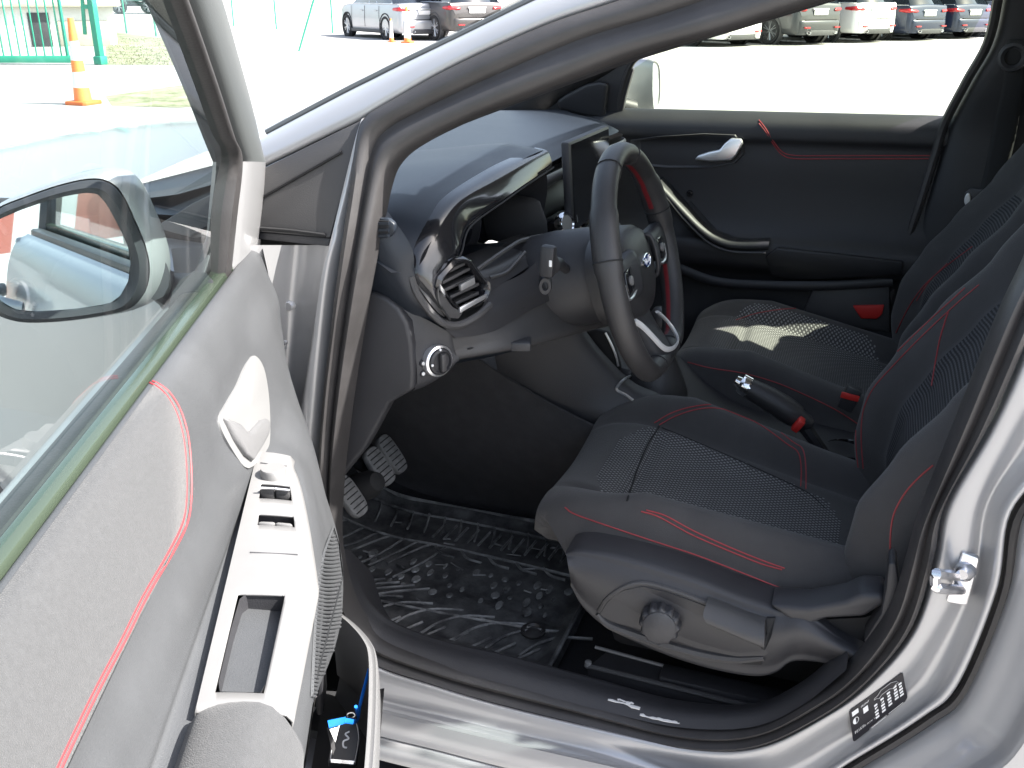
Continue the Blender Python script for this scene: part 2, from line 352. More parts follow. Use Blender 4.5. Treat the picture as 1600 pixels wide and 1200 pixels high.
# hinge pillar face and fender return, stepped back from the flange
cols=[]
for (x0,x1,y) in [(384,516,383),(380,512,425),(378,506,470),(378,498,540),(378,486,620),(372,474,720),(360,468,860),(350,470,990)]:
    r=[]
    for k,dy in ((0,-.03),(.2,-.012),(.42,.022),(.65,.045),(.85,.040),(1,.03)):
        r.append(Y(x0+(x1-x0)*k,y,dy))
    cols.append(r)
MB().surf(cols,20,40).build('hinge_pillar',M['silver'],car,angle=60)
b=MB(); hb=[Y(px,py,.048) for px,py in [(420,470),(470,476),(476,500),(476,560),(462,640),(440,700),(418,640),(416,540)]]
b.plate(hb,(0,.03,0)); hinge=b.build('door_hinge',M['primer'],car,bevel=.006)
for px,py,r in ((456,476,.007),(442,537,.010),(447,532,.006)):
    MB().lathe(Y(px,py,.046),(0,-1,0),[(0,.010),(r*.8,.010),(r,.006),(r,-.004)],12).build('hinge_bolt',M['satin'],hinge)
# fender top and bonnet beyond the door glass
nose=[]
for x,zt,zs in ((-.735,1.0,.985),(-.95,.995,.965),(-1.3,1.0,.94),(-1.65,.965,.89),(-1.95,.92,.84),(-2.2,.82,.74)):
    in_=.012 if x>-.8 else (.05 if x>-1 else .10)
    nose.append([V((x,-.055,zs-.22)),V((x,-.065,zs-.08)),V((x,-.05,zs)),V((x,.00,zt)),V((x,in_,zt+.010))])
nose=nose[0:]
MB().surf(nose,16,40).build('front_fender',M['silver'],car,angle=70)
fs=[]
for i in range(41):
    x=-.735-1.45*i/40; dxw=abs(x+1.50); zt=[.763,.763][0]-.0; zt=(.765-.05*(-.735-x)) if x>-1.3 else (.74-.10*(-1.3-x))
    zl=.245 if dxw>.385 else .34+math.sqrt(max(0,.385**2-dxw**2))
    fs.append([V((x,-.055,zt+.012)),V((x,-.058-.012*math.sin(1.2),zt*.6+zl*.4)),V((x,-.062,zt*.25+zl*.75)),V((x,-.060,zl)),V((x,.03,zl+.004))])
MB().surf(fs,14,60).build('front_fender_side',M['silver'],car,angle=70)
b=MB(); b.lathe(V((-1.50,.12,.34)),(0,-1,0),[(.39,.15),(.39,-.2),(0,-.2)],32); b.build('wheel_liner',M['dark'],car)
b=MB(); b.tube([V((-1.50+.39*math.cos(math.pi*k/24),-.062,.34+.39*math.sin(math.pi*k/24))) for k in range(25)],.02,6,flat=(.5,1)); b.build('arch_trim',M['plastic'],car)
bon=[]
for x,z0,zc in ((-1.12,1.02,1.075),(-1.4,1.0,1.06),(-1.7,.965,1.03),(-2.0,.91,.97),(-2.25,.80,.86)):
    bon.append([V((x,y,z0+(zc-z0)*(1-((y-.73)/.63)**2))) for y in (.105,.25,.45,.73,1.0,1.2,1.355)])
MB().surf(bon,24,24).build('bonnet',M['silver'],car,angle=70)
b=MB(); b.surf([[V((x,.085,z-.004)),V((x,.10,z+.006)),V((x,.112,z-.004))] for x,z in ((-1.12,1.03),(-1.5,1.005),(-1.9,.945),(-2.2,.83))],8,20); b.build('bonnet_gap',M['rubber'],car)
# wiper well below the windscreen
MB().surf([[V((-1.13,y,1.03)) for y in (.10,.73,1.36)],[V((-1.0,y,1.045)) for y in (.10,.73,1.36)],[V((-.92,y,1.06)) for y in (.08,.73,1.38)]],12,8).build('scuttle_panel',M['plastic'],car)
# front end and wheels (beside the frame)
b=MB(); b.surf([[V((-2.25,y,.84)) for y in (.0,.73,1.46)],[V((-2.36,y,.6)) for y in (.06,.73,1.40)],[V((-2.33,y,.25)) for y in (.06,.73,1.40)]],10,10); b.build('front_bumper',M['silver'],car)
def wheel(name,c,axis,r,w,parent,spokes=5,loc=None):
    ax=V(axis).normalized()
    t=MB().lathe(c,ax,[(r*.70,w*.30),(r*.78,w*.48),(r*.95,w*.5),(r,w*.36),(r,-w*.36),(r*.95,-w*.5),(r*.7,-w*.4)],32).build(name,M['tyre'],parent,angle=50)
    rb=MB().lathe(c,ax,[(r*.69,w*.40),(r*.72,w*.34),(r*.66,w*.10),(r*.60,w*.02)],32)
    a=V((0,0,1)); e1=(a-ax*a.dot(ax)).normalized(); e2=ax.cross(e1)
    for k in range(spokes):
        for dd in (-.16,.16):
            th=2*math.pi*k/spokes; d0=e1*math.cos(th)+e2*math.sin(th); d1=e1*math.cos(th+dd)+e2*math.sin(th+dd)
            p=V(c); s0=p+d0*r*.10+ax*w*.36; s1=p+d1*r*.69+ax*w*.36
            rb.tube([s0,s0.lerp(s1,.5),s1],[r*.055,r*.045,r*.05],6)
    rb.lathe(c,ax,[(0,w*.42),(r*.12,w*.42),(r*.15,w*.34),(r*.15,0)],14)
    rb.lathe(c,ax,[(0,-.0),(r*.62,-.0)],20,mi=1)
    rb.build('rim',[M['alloy'],M['dark']],t,angle=45)
    return t
M['tyre']=mat('tyre',(.022,.022,.023),.85,bump=.5,bscale=90)
M['alloy']=mat('alloy_rim',(.55,.56,.58),.3,.9)
wheel('wheel',V((-1.50,.05,.33)),(0,-1,0),.33,.21,car); wheel('wheel',V((-1.50,1.41,.33)),(0,1,0),.33,.21,car)
wheel('wheel',V((1.03,.02,.33)),(0,-1,0),.33,.21,car); wheel('wheel',V((1.03,1.44,.33)),(0,1,0),.33,.21,car)

# sill: bright step, lower skin, ledge, dark cladding
def sl(pts,y): return [Y(px,py,y) for px,py in pts]
r0=sl([(560,1000),(592,1036),(680,1066),(780,1096),(930,1132),(1060,1161),(1094,1166)],.020)
r0b=[p+V((0,.03,.0)) for p in r0]
r1=sl([(556,1050),(585,1085),(680,1110),(780,1134),(930,1170),(1060,1200),(1094,1208)],-.012)
r2=sl([(550,1098),(590,1112),(680,1134),(780,1158),(930,1192),(1060,1222),(1098,1232)],-.026)
r3=sl([(550,1100),(590,1115),(680,1137),(780,1161),(930,1195),(1060,1225),(1200,1265)],-.034)
r4=sl([(550,1134),(590,1148),(680,1170),(780,1196),(930,1232),(1060,1262),(1200,1300)],-.045)
MB().surf([[p+V((0,.012,0)) for p in r3],r3,r4,[p+V((0,.01,-.004)) for p in r4]],50,8).build('sill',M['silver_jamb'],car,angle=50)
r5=[p+V((0,-.004,-.006)) for p in r4]; r6=[p+V((0,-.012,-.035)) for p in r4]
MB().surf([[p+V((0,.02,.0)) for p in r5],r5,r6,[p+V((0,.02,-.004)) for p in r6]],50,10).build('sill_ledge',M['silver'],car,angle=50)
clad=[]
for x in (-.75,-.4,0,.3,.55): clad.append([V((x,-.03,.245)),V((x,-.075,.235)),V((x,-.085,.20)),V((x,-.07,.15)),V((x,.1,.14))])
MB().surf(clad,16,20).build('sill_cladding',M['plastic'],car)
# long sill bottom so that no light leaks under the floor
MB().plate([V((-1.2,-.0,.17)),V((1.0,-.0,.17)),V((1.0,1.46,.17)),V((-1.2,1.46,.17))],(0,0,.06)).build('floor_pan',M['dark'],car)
# B pillar jamb (flange, channel, ridge) running into the sill
A=[(1700,270),(1655,400),(1602,548),(1548,668),(1481,786),(1463,872),(1429,980),(1360,1063),(1290,1115),(1190,1162),(1086,1165)]
A1=[(1745,300),(1700,420),(1640,570),(1580,680),(1527,786),(1502,900),(1438,1020),(1376,1085),(1301,1133),(1196,1186),(1088,1192)]
Bm=[(1760,310),(1716,430),(1660,580),(1600,690),(1541,790),(1520,908),(1456,1040),(1404,1095),(1316,1153),(1208,1210),(1090,1210)]
C0=[(1785,330),(1744,440),(1690,590),(1628,700),(1558,795),(1537,915),(1480,1052),(1432,1106),(1331,1173),(1220,1234),(1092,1226)]
C1=[(1815,340),(1770,450),(1716,600),(1656,710),(1580,800),(1558,922),(1497,1070),(1442,1119),(1338,1184),(1226,1246),(1094,1238)]
f=lambda L,y: [side(px,py,y) for px,py in L]
SA=[(930,1133),(780,1097),(680,1067),(592,1037),(558,1000)]; SA1=[(930,1150),(780,1114),(680,1087),(589,1059),(553,1026)]
SBm=[(930,1162),(780,1127),(680,1101),(587,1075),(550,1045)]; SC0=[(930,1174),(780,1139),(680,1114),(588,1091),(548,1066)]; SC1=[(930,1192),(780,1158),(680,1134),(590,1112),(546,1090)]
def f2(L,L2,y,y2):
    n=len(L); return [side(px,py,y if i<n-2 else y+(y2-y)*(.3 if i==n-2 else .6)) for i,(px,py) in enumerate(L)]+[side(px,py,y2) for px,py in L2]
a0=f2(A,SA,.024,.020); mid=lambda P,Q,k: [(a[0]+(c[0]-a[0])*k,a[1]+(c[1]-a[1])*k) for a,c in zip(P,Q)]
c1=f2(C1,SC1,.010,-.026)
rowsB=[[p+V((-.0,.04,0)) for p in a0],a0,f2(mid(A,A1,.33),mid(SA,SA1,.33),.016,.006),f2(A1,SA1,.018,.0),f2(Bm,SBm,.030,-.004),f2(C0,SC0,.018,-.010),f2(mid(C0,C1,.5),mid(SC0,SC1,.5),.006,-.020),c1,[p+V((.0,.05,-.004)) for p in c1]]
jamb=MB().surf(rowsB,110,34).build('door_aperture',M['silver_jamb'],car,angle=70)
# rubber of the rear door and the rear door skin
g1=f([(p[0]+14,p[1]+6) for p in C1],.020)
MB().tube(cr(g1,60),.0075,8).build('rear_door_seal',M['rubber'],car)
E0=[(1836,350),(1790,470),(1740,610),(1680,720),(1604,808),(1578,935),(1512,1090),(1456,1140),(1352,1204),(1250,1262),(1150,1290)]
rd=[f(E0,.03),f(E0,.004),[p+V((.012,-.022,0)) for p in f(E0,.0)]]
edge=[]
for p in f(E0,.006):
    z=p.z; bul=.014*math.sin(max(0,min(1,(z-.25)/.85))*math.pi)
    edge.append([p+V((.0,.04,0)),p,p+V((.022,-.022,-.004)),p+V((.040,-.040,-.006)),p+V((.052,-.050-bul,-.006)),p+V((.09,-.054-bul,-.004)),V((max(p.x+.30,.62),-.060-bul,z)),V((1.15,-.060-bul,z))])
pl=edge[-1][1]; edge.append([V((q.x if k<6 else q.x,q.y+.02,.27)) for k,q in enumerate(edge[-1])])
rear=MB().surf(edge,50,60).build('rear_door',M['silver_jamb'],car,angle=50)
b=MB(); b.box(V((.84,-.088,.86)),(.20,.022,.034)); b.box(V((.84,-.072,.86)),(.15,.03,.02)); b.build('handle',M['silver'],rear,bevel=.008)
b=MB(); b.plate([V((.26,-.062,1.052)),V((1.55,-.05,1.09)),V((1.55,-.05,1.075)),V((.26,-.062,1.037))],(0,.02,0)); b.build('window_trim',M['rubber'],rear)
# rear side glass, quarter, tail, roof
MB().poly([V((.33,.02,1.05)),V((1.35,.02,1.09)),V((1.1,.18,1.43)),V((.50,.20,1.45))]).build('rear_side_glass',M['door_glass'],car)
b=MB(); b.surf([[V((1.15,-.06,z)) ,V((1.5,-.055,z)),V((1.78,.0,z)),V((1.86,.2,z)),V((1.88,.73,z)),V((1.86,1.26,z)),V((1.78,1.46,z)),V((1.5,1.515,z)),V((1.15,1.52,z))] for z in (.3,.6,.85,1.08)],40,12); b.build('tail',M['silver'],car)
b=MB(); b.plate([V((1.30,.03,1.09)),V((1.76,.05,1.09)),V((1.45,.22,1.44)),V((1.02,.20,1.46))],(0,.03,0)); b.build('rear_pillar',M['silver'],car,bevel=.01); b=MB(); b.plate([V((1.30,1.43,1.09)),V((1.76,1.41,1.09)),V((1.45,1.24,1.44)),V((1.02,1.26,1.46))],(0,-.03,0)); b.build('rear_pillar',M['silver'],car,bevel=.01)
MB().poly([V((1.82,.1,1.09)),V((1.82,1.36,1.09)),V((1.50,1.22,1.46)),V((1.50,.24,1.46))]).build('rear_window',M['door_glass'],car)
roof=[]
for x,z in ((-.20,1.475),(.1,1.505),(.5,1.52),(1.0,1.505),(1.5,1.46)):
    roof.append([V((x,.205,z-.02)),V((x,.26,z)),V((x,.5,z+.015)),V((x,.73,z+.02)),V((x,.96,z+.015)),V((x,1.20,z)),V((x,1.255,z-.02))])
# the roof, with an added glazed slit for the sun patch on the passenger seat
RX=[-.20,-.05,.1,.3,.50,.80,1.0,1.25,1.5]; RY=[.205,.26,.5,.73,.9,1.085,1.195,1.22,1.255]
def rz(x): return [p.z for p in cr([V((a,0,b)) for a,b in ((-.20,1.475),(.1,1.505),(.5,1.52),(1.0,1.505),(1.5,1.46))],171)][min(170,max(0,int((x+.2)/1.7*170)))]
def ry(y): return {.205:-.02,.26:0,.5:.015,.73:.02,.9:.018,1.085:.010,1.195:.002,1.22:0,1.255:-.02}[y]
def rgrid(dz): return [[V((x,y,rz(x)+ry(y)+dz)) for y in RY] for x in RX]
for nm,dz,mt in (('roof',0,M['silver']),('headliner',-.045,M['headliner'])):
    b=MB(); G=rgrid(dz); n=len(RY)
    for r in G: b.v+=r
    for i in range(len(RX)-1):
        for j in range(n-1):
            if i==4 and j==5: continue
            b.f.append((i*n+j,i*n+j+1,(i+1)*n+j+1,(i+1)*n+j)); b.m.append(0)
    b.build(nm,mt,car)
G=rgrid(.002); MB().poly([G[4][5],G[4][6],G[5][6],G[5][5]]).build('sun_slit_glass',M['window'],car)
# rear bench and bulkhead close the cabin behind the front seats
MB().box(V((.95,.73,.48)),(.5,1.3,.28)).build('rear_bench',M['cloth'],car,bevel=.05)
MB().box(V((1.22,.73,.85)),(.16,1.3,.75),Matrix.Rotation(math.radians(18),3,'Y')).build('rear_backrest',M['cloth'],car,bevel=.05)
# windscreen
ws=[[V((-.95,.09,1.05)),V((-1.02,.73,1.06)),V((-.95,1.37,1.05))],[V((-.55,.18,1.27)),V((-.57,.73,1.285)),V((-.55,1.28,1.27))],[V((-.15,.25,1.45)),V((-.18,.73,1.47)),V((-.15,1.21,1.45))]]
MB().surf(ws,16,12).build('windscreen',M['window'],car)
# door striker
st=thing.__call__ if False else None
b=MB(); c0=Y(1503,905,.012)
b.plate([c0+V((-.012,0,-.035)),c0+V((.012,0,-.035)),c0+V((.014,0,.03)),c0+V((-.006,0,.035))],(0,.012,0))
strk=b.build('striker',M['steel'],car,bevel=.004)
b=MB(); p0=Y(1500,900,.012); p1=Y(1462,899,-.020); p2=Y(1462,914,-.020); p3=Y(1500,922,.012)
b.tube(cr([p0+V((0,.01,0)),p0,p1+V((.004,0,.003)),p1,p2,p2+V((.004,0,-.003)),p3,p3+V((0,.01,0))],26),.0062,8); b.build('striker_loop',M['steel'],strk)
b=MB(); b.lathe(Y(1506,894,.008),(-.3,-1,.1),[(0,.008),(.006,.008),(.011,.002),(.012,-.01)],14); b.build('bolt',M['steel'],strk)
# tyre pressure sticker on the pillar
q=[on(bvh_of(jamb),px,py,.0012) for px,py in ((1326,1110),(1410,1049),(1419,1092),(1334,1160))]
ex=(q[1]-q[0]); wS=ex.length; ex.normalize(); en=ex.cross(q[3]-q[0]).normalized(); ey=en.cross(ex); 
if en.y>0: en=-en
hS=(q[3]-q[0]).length; ey=((q[0]-q[3])-(ex*(q[0]-q[3]).dot(ex))).normalized(); org=q[3]-ex*0
skew=(q[0]-q[3]).dot(ex)
def sp(u,v,l=.0): return q[3].lerp(q[2],u).lerp(q[0].lerp(q[1],u),v)+en*l
b=MB(); b.plate([sp(u,v,.0004) for u,v in ((.03,0),(.30,0),(.31,.05),(.62,.05),(.63,0),(.95,0),(1,.08),(1,.94),(.97,1),(.03,1),(0,.94),(0,.06))],en*-.0008)
stk=b.build('tyre_label',M['sticker'],car)
b=MB()
def quad(u0,v0,u1,v1): b.poly([sp(u0,v0,.0011),sp(u1,v0,.0011),sp(u1,v1,.0011),sp(u0,v1,.0011)])
def disc(u,v,ru,rv,a0=0,a1=6.283): b.poly([sp(u+ru*math.cos(a0+(a1-a0)*k/14),v+rv*math.sin(a0+(a1-a0)*k/14),.0011) for k in range(15)])
quad(.05,.78,.17,.92); disc(.10,.60,.055,.10,1.57,4.71)
for k in range(12):
    a=-1.57+3.14*k/11; b.poly([sp(.10+.055*math.cos(a)*s,.60+.10*math.sin(a)*s,.0011) for s,a in ((.85,a),(1,a),(1,a+.28),(.85,a+.28))])
quad(.25,.62,.34,.80)
for k,(u,v) in enumerate(((.48,.42),(.60,.46),(.72,.50),(.84,.54),(.93,.52))):
    for j,wd in enumerate((.06,.05,.07,.06,.07)):
        quad(u-wd*.6,v+.16-j*.10,u+wd*.35,v+.225-j*.10)
quad(.34,.005,.60,.03); quad(.66,.03,.92,.05)
def car_outline(u,v): return sp(u,v,.0012)
ol=[(.46,.80),(.47,.84),(.53,.86),(.60,.95),(.78,.96),(.88,.88),(.90,.80),(.86,.80),(.80,.74),(.74,.80),(.60,.80),(.55,.74),(.50,.80),(.46,.80)]
b2=MB(); b2.tube([car_outline(*o) for o in ol],.0005,5); b2.build('car_outline_print',M['primer'],stk)
eyS=(sp(0,1)-sp(0,0)).normalized(); exS=(sp(1,0)-sp(0,0)).normalized()
text_mb('P215/50 R18 92V',.0062,sp(.05,.22,.0011),exS,eyS,b); text_mb('FRONT',.0045,sp(.22,.85,.0011),exS,eyS,b)
b.build('print',M['white_mark'],stk)
# ------------------------------------------------------------------ cabin floor and tunnel
fl=[]
for x,z in ((-1.18,.62),(-1.05,.50),(-.93,.37),(-.82,.325),(-.6,.315),(-.3,.315),(.1,.33),(.55,.33)):
    fl.append([V((x,y,z+(.05 if y<.07 else 0))) for y in (.05,.12,.4,.63)])
MB().surf(fl,20,50).build('floor_carpet',M['carpet'],car)
fl2=[]
for x,z in ((-1.18,.62),(-1.05,.50),(-.93,.37),(-.82,.325),(-.3,.315),(.55,.33)):
    fl2.append([V((x,y,z)) for y in (.86,1.1,1.41)])
MB().surf(fl2,10,30).build('floor_carpet',M['carpet'],car)
MB().grid([[V((xx,y,z)) for y in (.03,.5,1.0,1.43)] for xx,z in ((-1.2,.3),(-1.2,.6),(-1.2,.9),(-1.16,1.02),(-1.04,1.03))]).build('bulkhead',M['carpet'],car)
# scuff plate between carpet and seal
pin=[(530,862),(548,925),(572,968),(612,995),(692,1022),(790,1046),(930,1083),(1060,1112),(1176,1112),(1255,1078),(1325,1022)]
pm=[(548,858),(568,915),(592,950),(630,975),(700,1000),(790,1020),(925,1055),(1055,1090),(1170,1098),(1245,1068),(1312,1014)]
pa=[Y(*p,.045) for p in pin]; pb=[Y(*p,.085)+V((0,0,-.004)) for p in pm]; pc=[p+V((.0,.06,-.075)) for p in pb]
MB().surf([[p+V((0,-.02,-.01)) for p in pa],pa,[a.lerp(c,.5)+V((0,0,.004)) for a,c in zip(pa,pb)],pb,pc],50,16).build('scuff_plate',M['plastic'],car,angle=70)
# kick panel in the footwell
MB().surf([[V((-1.15,.06,z)) for z in (.35,.6,.9)],[V((-.95,.055,z)) for z in (.33,.6,.9)],[V((-.72,.05,z)) for z in (.36,.6,.9)]],12,12).build('kick_panel',M['plastic'],car)
# centre tunnel: carpeted side and console side above it
t0=[]
for x,z0,zt,yy in ((-1.15,.45,.86,.50),(-.95,.36,.82,.495),(-.75,.32,.74,.49),(-.6,.31,.665,.49),(-.45,.31,.60,.49),(-.2,.31,.52,.50),(.1,.32,.46,.52),(.5,.33,.42,.53)):
    t0.append([V((x,.622,z0-.005)),V((x,.612,z0+.03)),V((x,yy+.055,z0+(zt-z0)*.45)),V((x,yy+.012,zt)),V((x,yy+.03,zt+.005))])
MB().surf(t0,16,40).build('tunnel_carpet',M['carpet_grey'],car)
console=MB()
cs=[]
for (tx,ty),(bx,by),yy in (((870,455),(775,540),.50),((905,525),(800,566),.505),((945,575),(850,612),.512),((985,612),(895,636),.52),((1040,640),(945,660),.525)):
    a=Y(tx,ty,yy+.035); c=Y(bx,by,yy); cs.append([c+V((0,.006,-.05)),c,c.lerp(a,.5)+V((0,-.006,0)),a,a+V((0,.03,.006))])
cs.append([V((-.2,.545,.44)),V((-.2,.54,.48)),V((-.2,.545,.52)),V((-.2,.56,.535)),V((-.2,.60,.54))])
cs.append([V((.25,.545,.40)),V((.25,.54,.43)),V((.25,.545,.46)),V((.25,.56,.475)),V((.25,.60,.48))])
con=MB().surf(cs,16,50).build('centre_console',M['plastic'],car,angle=70)
# console top
ct=[]
for x,z in ((-.62,.80),(-.52,.70),(-.42,.635),(-.32,.60),(-.2,.54),(0,.51),(.25,.48)):
    ct.append([V((x,.56,z-.004)),V((x,.60,z)),V((x,.73,z+.004)),V((x,.86,z)),V((x,.90,z-.004))])
MB().surf(ct,12,40).build('console_top',M['plastic'],con)
MB().surf([[V((x,.90,z)) for z in (.32,z1*.7,z1)] for x,z1 in ((-.62,.80),(-.42,.635),(-.2,.54),(.25,.48))],8,20).build('console_side',M['plastic'],con)
# storage tray opening in front of the gear lever, with chrome edges
b=MB(); tray=[Y(px,py,.60) for px,py in ((908,520),(930,515),(950,520),(962,548),(970,575),(962,600),(948,607),(922,580),(905,545))]
b.plate(tray,(0,.012,0)); b.build('storage_tray',M['dark'],con,bevel=.003)
b=MB(); b.tube(cr([Y(px,py,.595) for px,py in ((946,520),(956,540),(963,558),(966,572))],12),.0022,6); b.build('tray_trim',M['satin'],con)
b=MB(); b.tube([Y(905,535,.56),Y(915,528,.60),Y(932,516,.62)],.004,6); b.build('wiring',mat('amber_wire',(.45,.22,.04),.6),con)
# gear lever
gc=V((Y(1024,612,.70).x,.70,.655)); cbv=bvh_of(bpy.data.objects['console_top'],con)
gl=MB().lathe(gc+V((0,0,-.05)),(.10,0,1),[(.066,-.02),(.062,.005),(.050,.03),(.038,.052),(.029,.070),(.022,.085)],20).build('gear_gaiter',M['leather'],con,angle=60)
b=MB(); q=[on(cbv,px,py,.004) for px,py in ((989,626),(978,618),(964,610),(965,602),(974,594),(984,590))]; b.tube(cr([p for p in q if p],20),.0028,6); b.build('gaiter_trim',M['satin'],con)
b=MB(); b.lathe(gc+V((0,0,.02)),(.05,0,1),[(.012,.0),(.012,.03),(.020,.04),(.026,.06),(.025,.08),(.016,.095),(0,.098)],20); b.build('gear_knob',M['leather'],gl,angle=60)
b=MB(); b.lathe(gc+V((.0,0,.05)),(.05,0,1),[(.018,-.004),(.020,0),(.020,.006),(.018,.01)],20); b.build('collar',M['chrome'],gl)
p=on(cbv,985,580,.0) or Y(985,578,.66)
b=MB(); b.lathe(p,(0,0,1),[(.0,.012),(.022,.012),(.026,.006),(.026,-.02)],20); b.build('rotary_knob',M['plastic_grey'],con)
# handbrake
h0=Y(1168,605,.70); h1=Y(1246,652,.70)
b=MB(); pts=cr([h1,h0.lerp(h1,.5)+V((0,0,.003)),h0],12); b.tube(pts,[.021,.023,.024,.024,.0235,.023,.0225,.022,.0215,.021,.020,.0195],14); hbr=b.build('handbrake',M['leather'],con,angle=60)
ax=(h0-h1).normalized()
b=MB(); b.lathe(h0,ax,[(.0172,-.006),(.0195,-.004),(.0195,.010),(.016,.016),(.012,.017),(.010,.026),(0,.028)],16); b.build('end_cap',M['chrome'],hbr)
b=MB(); b.lathe(h0+V((.006,0,.012)),ax,[(0,.018),(.007,.016),(.008,0)],10); b.build('button',M['chrome'],hbr)
b=MB(); b.lathe(h1,-ax,[(.010,.03),(.016,.02),(.0185,.0)],12); b.tube([h1,h1+V((.05,0,-.06)),h1+V((.06,0,-.12))],[.014,.012,.012],8); b.build('lever_arm',M['plastic'],hbr)
rb=h1+ax*.0; b=MB(); b.box(rb+V((.004,-.008,-.004)),(.014,.056,.026),Matrix.Rotation(.55,3,'Y')); b.build('red_edge',M['red_plastic'],hbr,bevel=.003)
b=MB(); b.tube([h0+ax*-.01+V((0,-.003,.018)),h1+V((0,-.003,.02))],.0012,5); b.build('stitching',M['red_thread'],hbr)
# clutter behind the handbrake: cup holder
b=MB(); b.lathe(Y(1290,735,.73),(0,0,1),[(.038,-.06),(.040,-.01),(.044,0),(.048,-.004)],20); b.build('cup_holder',M['gloss'],con)
b=MB(); b.lathe(Y(1325,700,.75),(0,0,1),[(.036,-.06),(.038,-.01),(.042,0),(.046,-.004)],20); b.build('cup_holder',M['gloss'],con)

# ------------------------------------------------------------------ dashboard
dash_rows=[]
# rear (cabin side) edge of the pad, station by station across the car
edge=[V((-.575,.055,.985))]+[Y(px,py,yy) for px,py,yy in ((648,424,.075),(653,395,.09),(680,350,.13),(712,312,.19),(760,279,.29),(800,257,.38),(851,235,.505))]
edge+= [V((-.545,.53,1.045)),V((-.555,.60,1.035)),V((-.56,.75,1.035)),V((-.56,.95,1.035)),V((-.555,1.15,1.03)),V((-.60,1.28,1.02)),V((-.70,1.37,1.01))]
for e in edge:
    k=max(0,min(1,(.25-e.y)/.2)); far=max(0,min(1,(e.y-1.2)/.2))
    zc=1.055-.02*k-.015*far
    front=V((-1.12,e.y,1.035)); mid=V((-.92,e.y,zc)); q=V((-.76,e.y,zc+.006 if e.z<1.06 else zc+.014)); r=e+V((-.045,0,.012 if e.z>1.0 else .020))
    dash_rows.append([front,mid,q,e.lerp(q,.35)+V((0,0,.012)),r if False else e.lerp(q,.12)+V((0,0,.006)),e])
pad=MB().surf(dash_rows,30,70).build('dashboard',M['plastic_soft'],car,angle=75)
# left end cheek of the pad, with the demister vent
def chk(px,py,y=.055): return Y(px,py,y)
ch=[[chk(560,240,.09),chk(585,300,.075),chk(640,380,.07),edge[1]],
    [chk(560,330,.06),chk(585,352,.056),chk(620,410,.06),chk(650,440,.075)],
    [chk(560,410,.062),chk(585,425,.062),chk(630,462,.07),chk(666,484,.088)],
    [chk(555,460,.088),chk(585,470,.088),chk(640,505,.098),chk(690,510,.125)]]
MB().surf(ch,24,24).build('dash_end',M['plastic_soft'],pad)
b=MB()
vb=[chk(px,py,.053) for px,py in ((590,340),(606,342),(616,350),(616,362),(608,372),(590,374))]
b.plate(vb,(0,.01,0)); b.build('side_vent',M['plastic_soft'],pad,bevel=.003)
b=MB(); b.plate([chk(px,py,.0515) for px,py in ((589,344),(607,346),(605,369),(588,371))],(0,.004,0)); b.build('vent_recess',M['dark'],pad)
for yy in (350,360,369):
    b=MB(); b.plate([chk(588,yy-2.5,.050),chk(607,yy-2.0,.050),chk(607,yy+1.6,.050),chk(588,yy+1.6,.050)],(0,.004,0)); b.build('vent_slat',M['plastic_soft'],pad)
# instrument hood: gloss black band along the pad edge
hi=[(640,440,.075),(648,424,.077),(653,395,.09),(680,350,.13),(712,312,.19),(760,279,.29),(800,257,.38),(851,235,.505)]
lo=[(690,497,.10),(672,466,.09),(676,432,.10),(706,396,.14),(722,352,.195),(776,312,.295),(813,286,.385),(854,260,.51)]
uo=[Y(*p)+V((.004,0,0)) for p in hi]; lw=[Y(*p)+V((.010,0,0)) for p in lo]
MB().surf([[p+V((-.02,0,.004)) for p in uo],uo,[a.lerp(c,.5)+V((.002,0,.001)) for a,c in zip(uo,lw)],lw,[p+V((-.012,.006,.0)) for p in lw]],50,12).build('hood_band',M['gloss'],pad,angle=60)
MB().tube(cr([p+V((.003,-.001,-.001)) for p in lw],50),.0014,6).build('hood_lip',M['dark'],pad)
# end of the hood and its dark cavity
u2=[p for p in lw[4:]]
hood=[[p+V((-.012,.006,0)) for p in u2],[p+V((-.07,.02,-.004)) for p in u2],[p+V((-.13,.02,-.02)) for p in u2]]
MB().surf(hood,20,10).build('hood_underside',M['plastic'],pad)
b=MB(); e2=[Y(852,237,.507),Y(855,262,.512),Y(858,300,.515),Y(842,380,.51)]
b.surf([[p+V((-.004,.002,0)) for p in e2],[p+V((-.06,.006,.0)) for p in e2],[p+V((-.13,.006,-.01)) for p in e2]],14,8); b.build('hood_cheek',M['plastic'],pad)
# cluster screen and its surround
b=MB(); cl=[V((-.635,.17,1.0)),V((-.645,.30,1.055)),V((-.645,.48,1.06)),V((-.645,.51,1.04)),V((-.61,.51,.925)),V((-.60,.20,.915)),V((-.61,.17,.935))]
b.plate(cl,(-.02,0,0)); b.build('instrument_cluster',M['cluster'],pad,bevel=.004)
b=MB(); bc=V((-.60,.40,.98)); b.lathe(V((-.625,.40,.99)),(1,0,.15),[(.058,0),(.062,.012),(.056,.014),(.050,.002),(0,.0)],28); b.build('dial_ring',M['plastic'],pad)
b=MB(); b.lathe(V((-.625,.265,.985)),(1,0,.15),[(.052,0),(.056,.010),(.050,.012),(.046,.002),(0,.0)],28); b.build('dial_ring',M['plastic'],pad)
# box of the hood to the right of the cluster
b=MB(); bb=[Y(px,py,.47) for px,py in ((800,318),(845,308),(858,345),(860,372),(792,385),(782,360))]
b.plate(bb,(-.06,.03,0)); b.build('cluster_cowl',M['plastic_grey'],pad,bevel=.008)
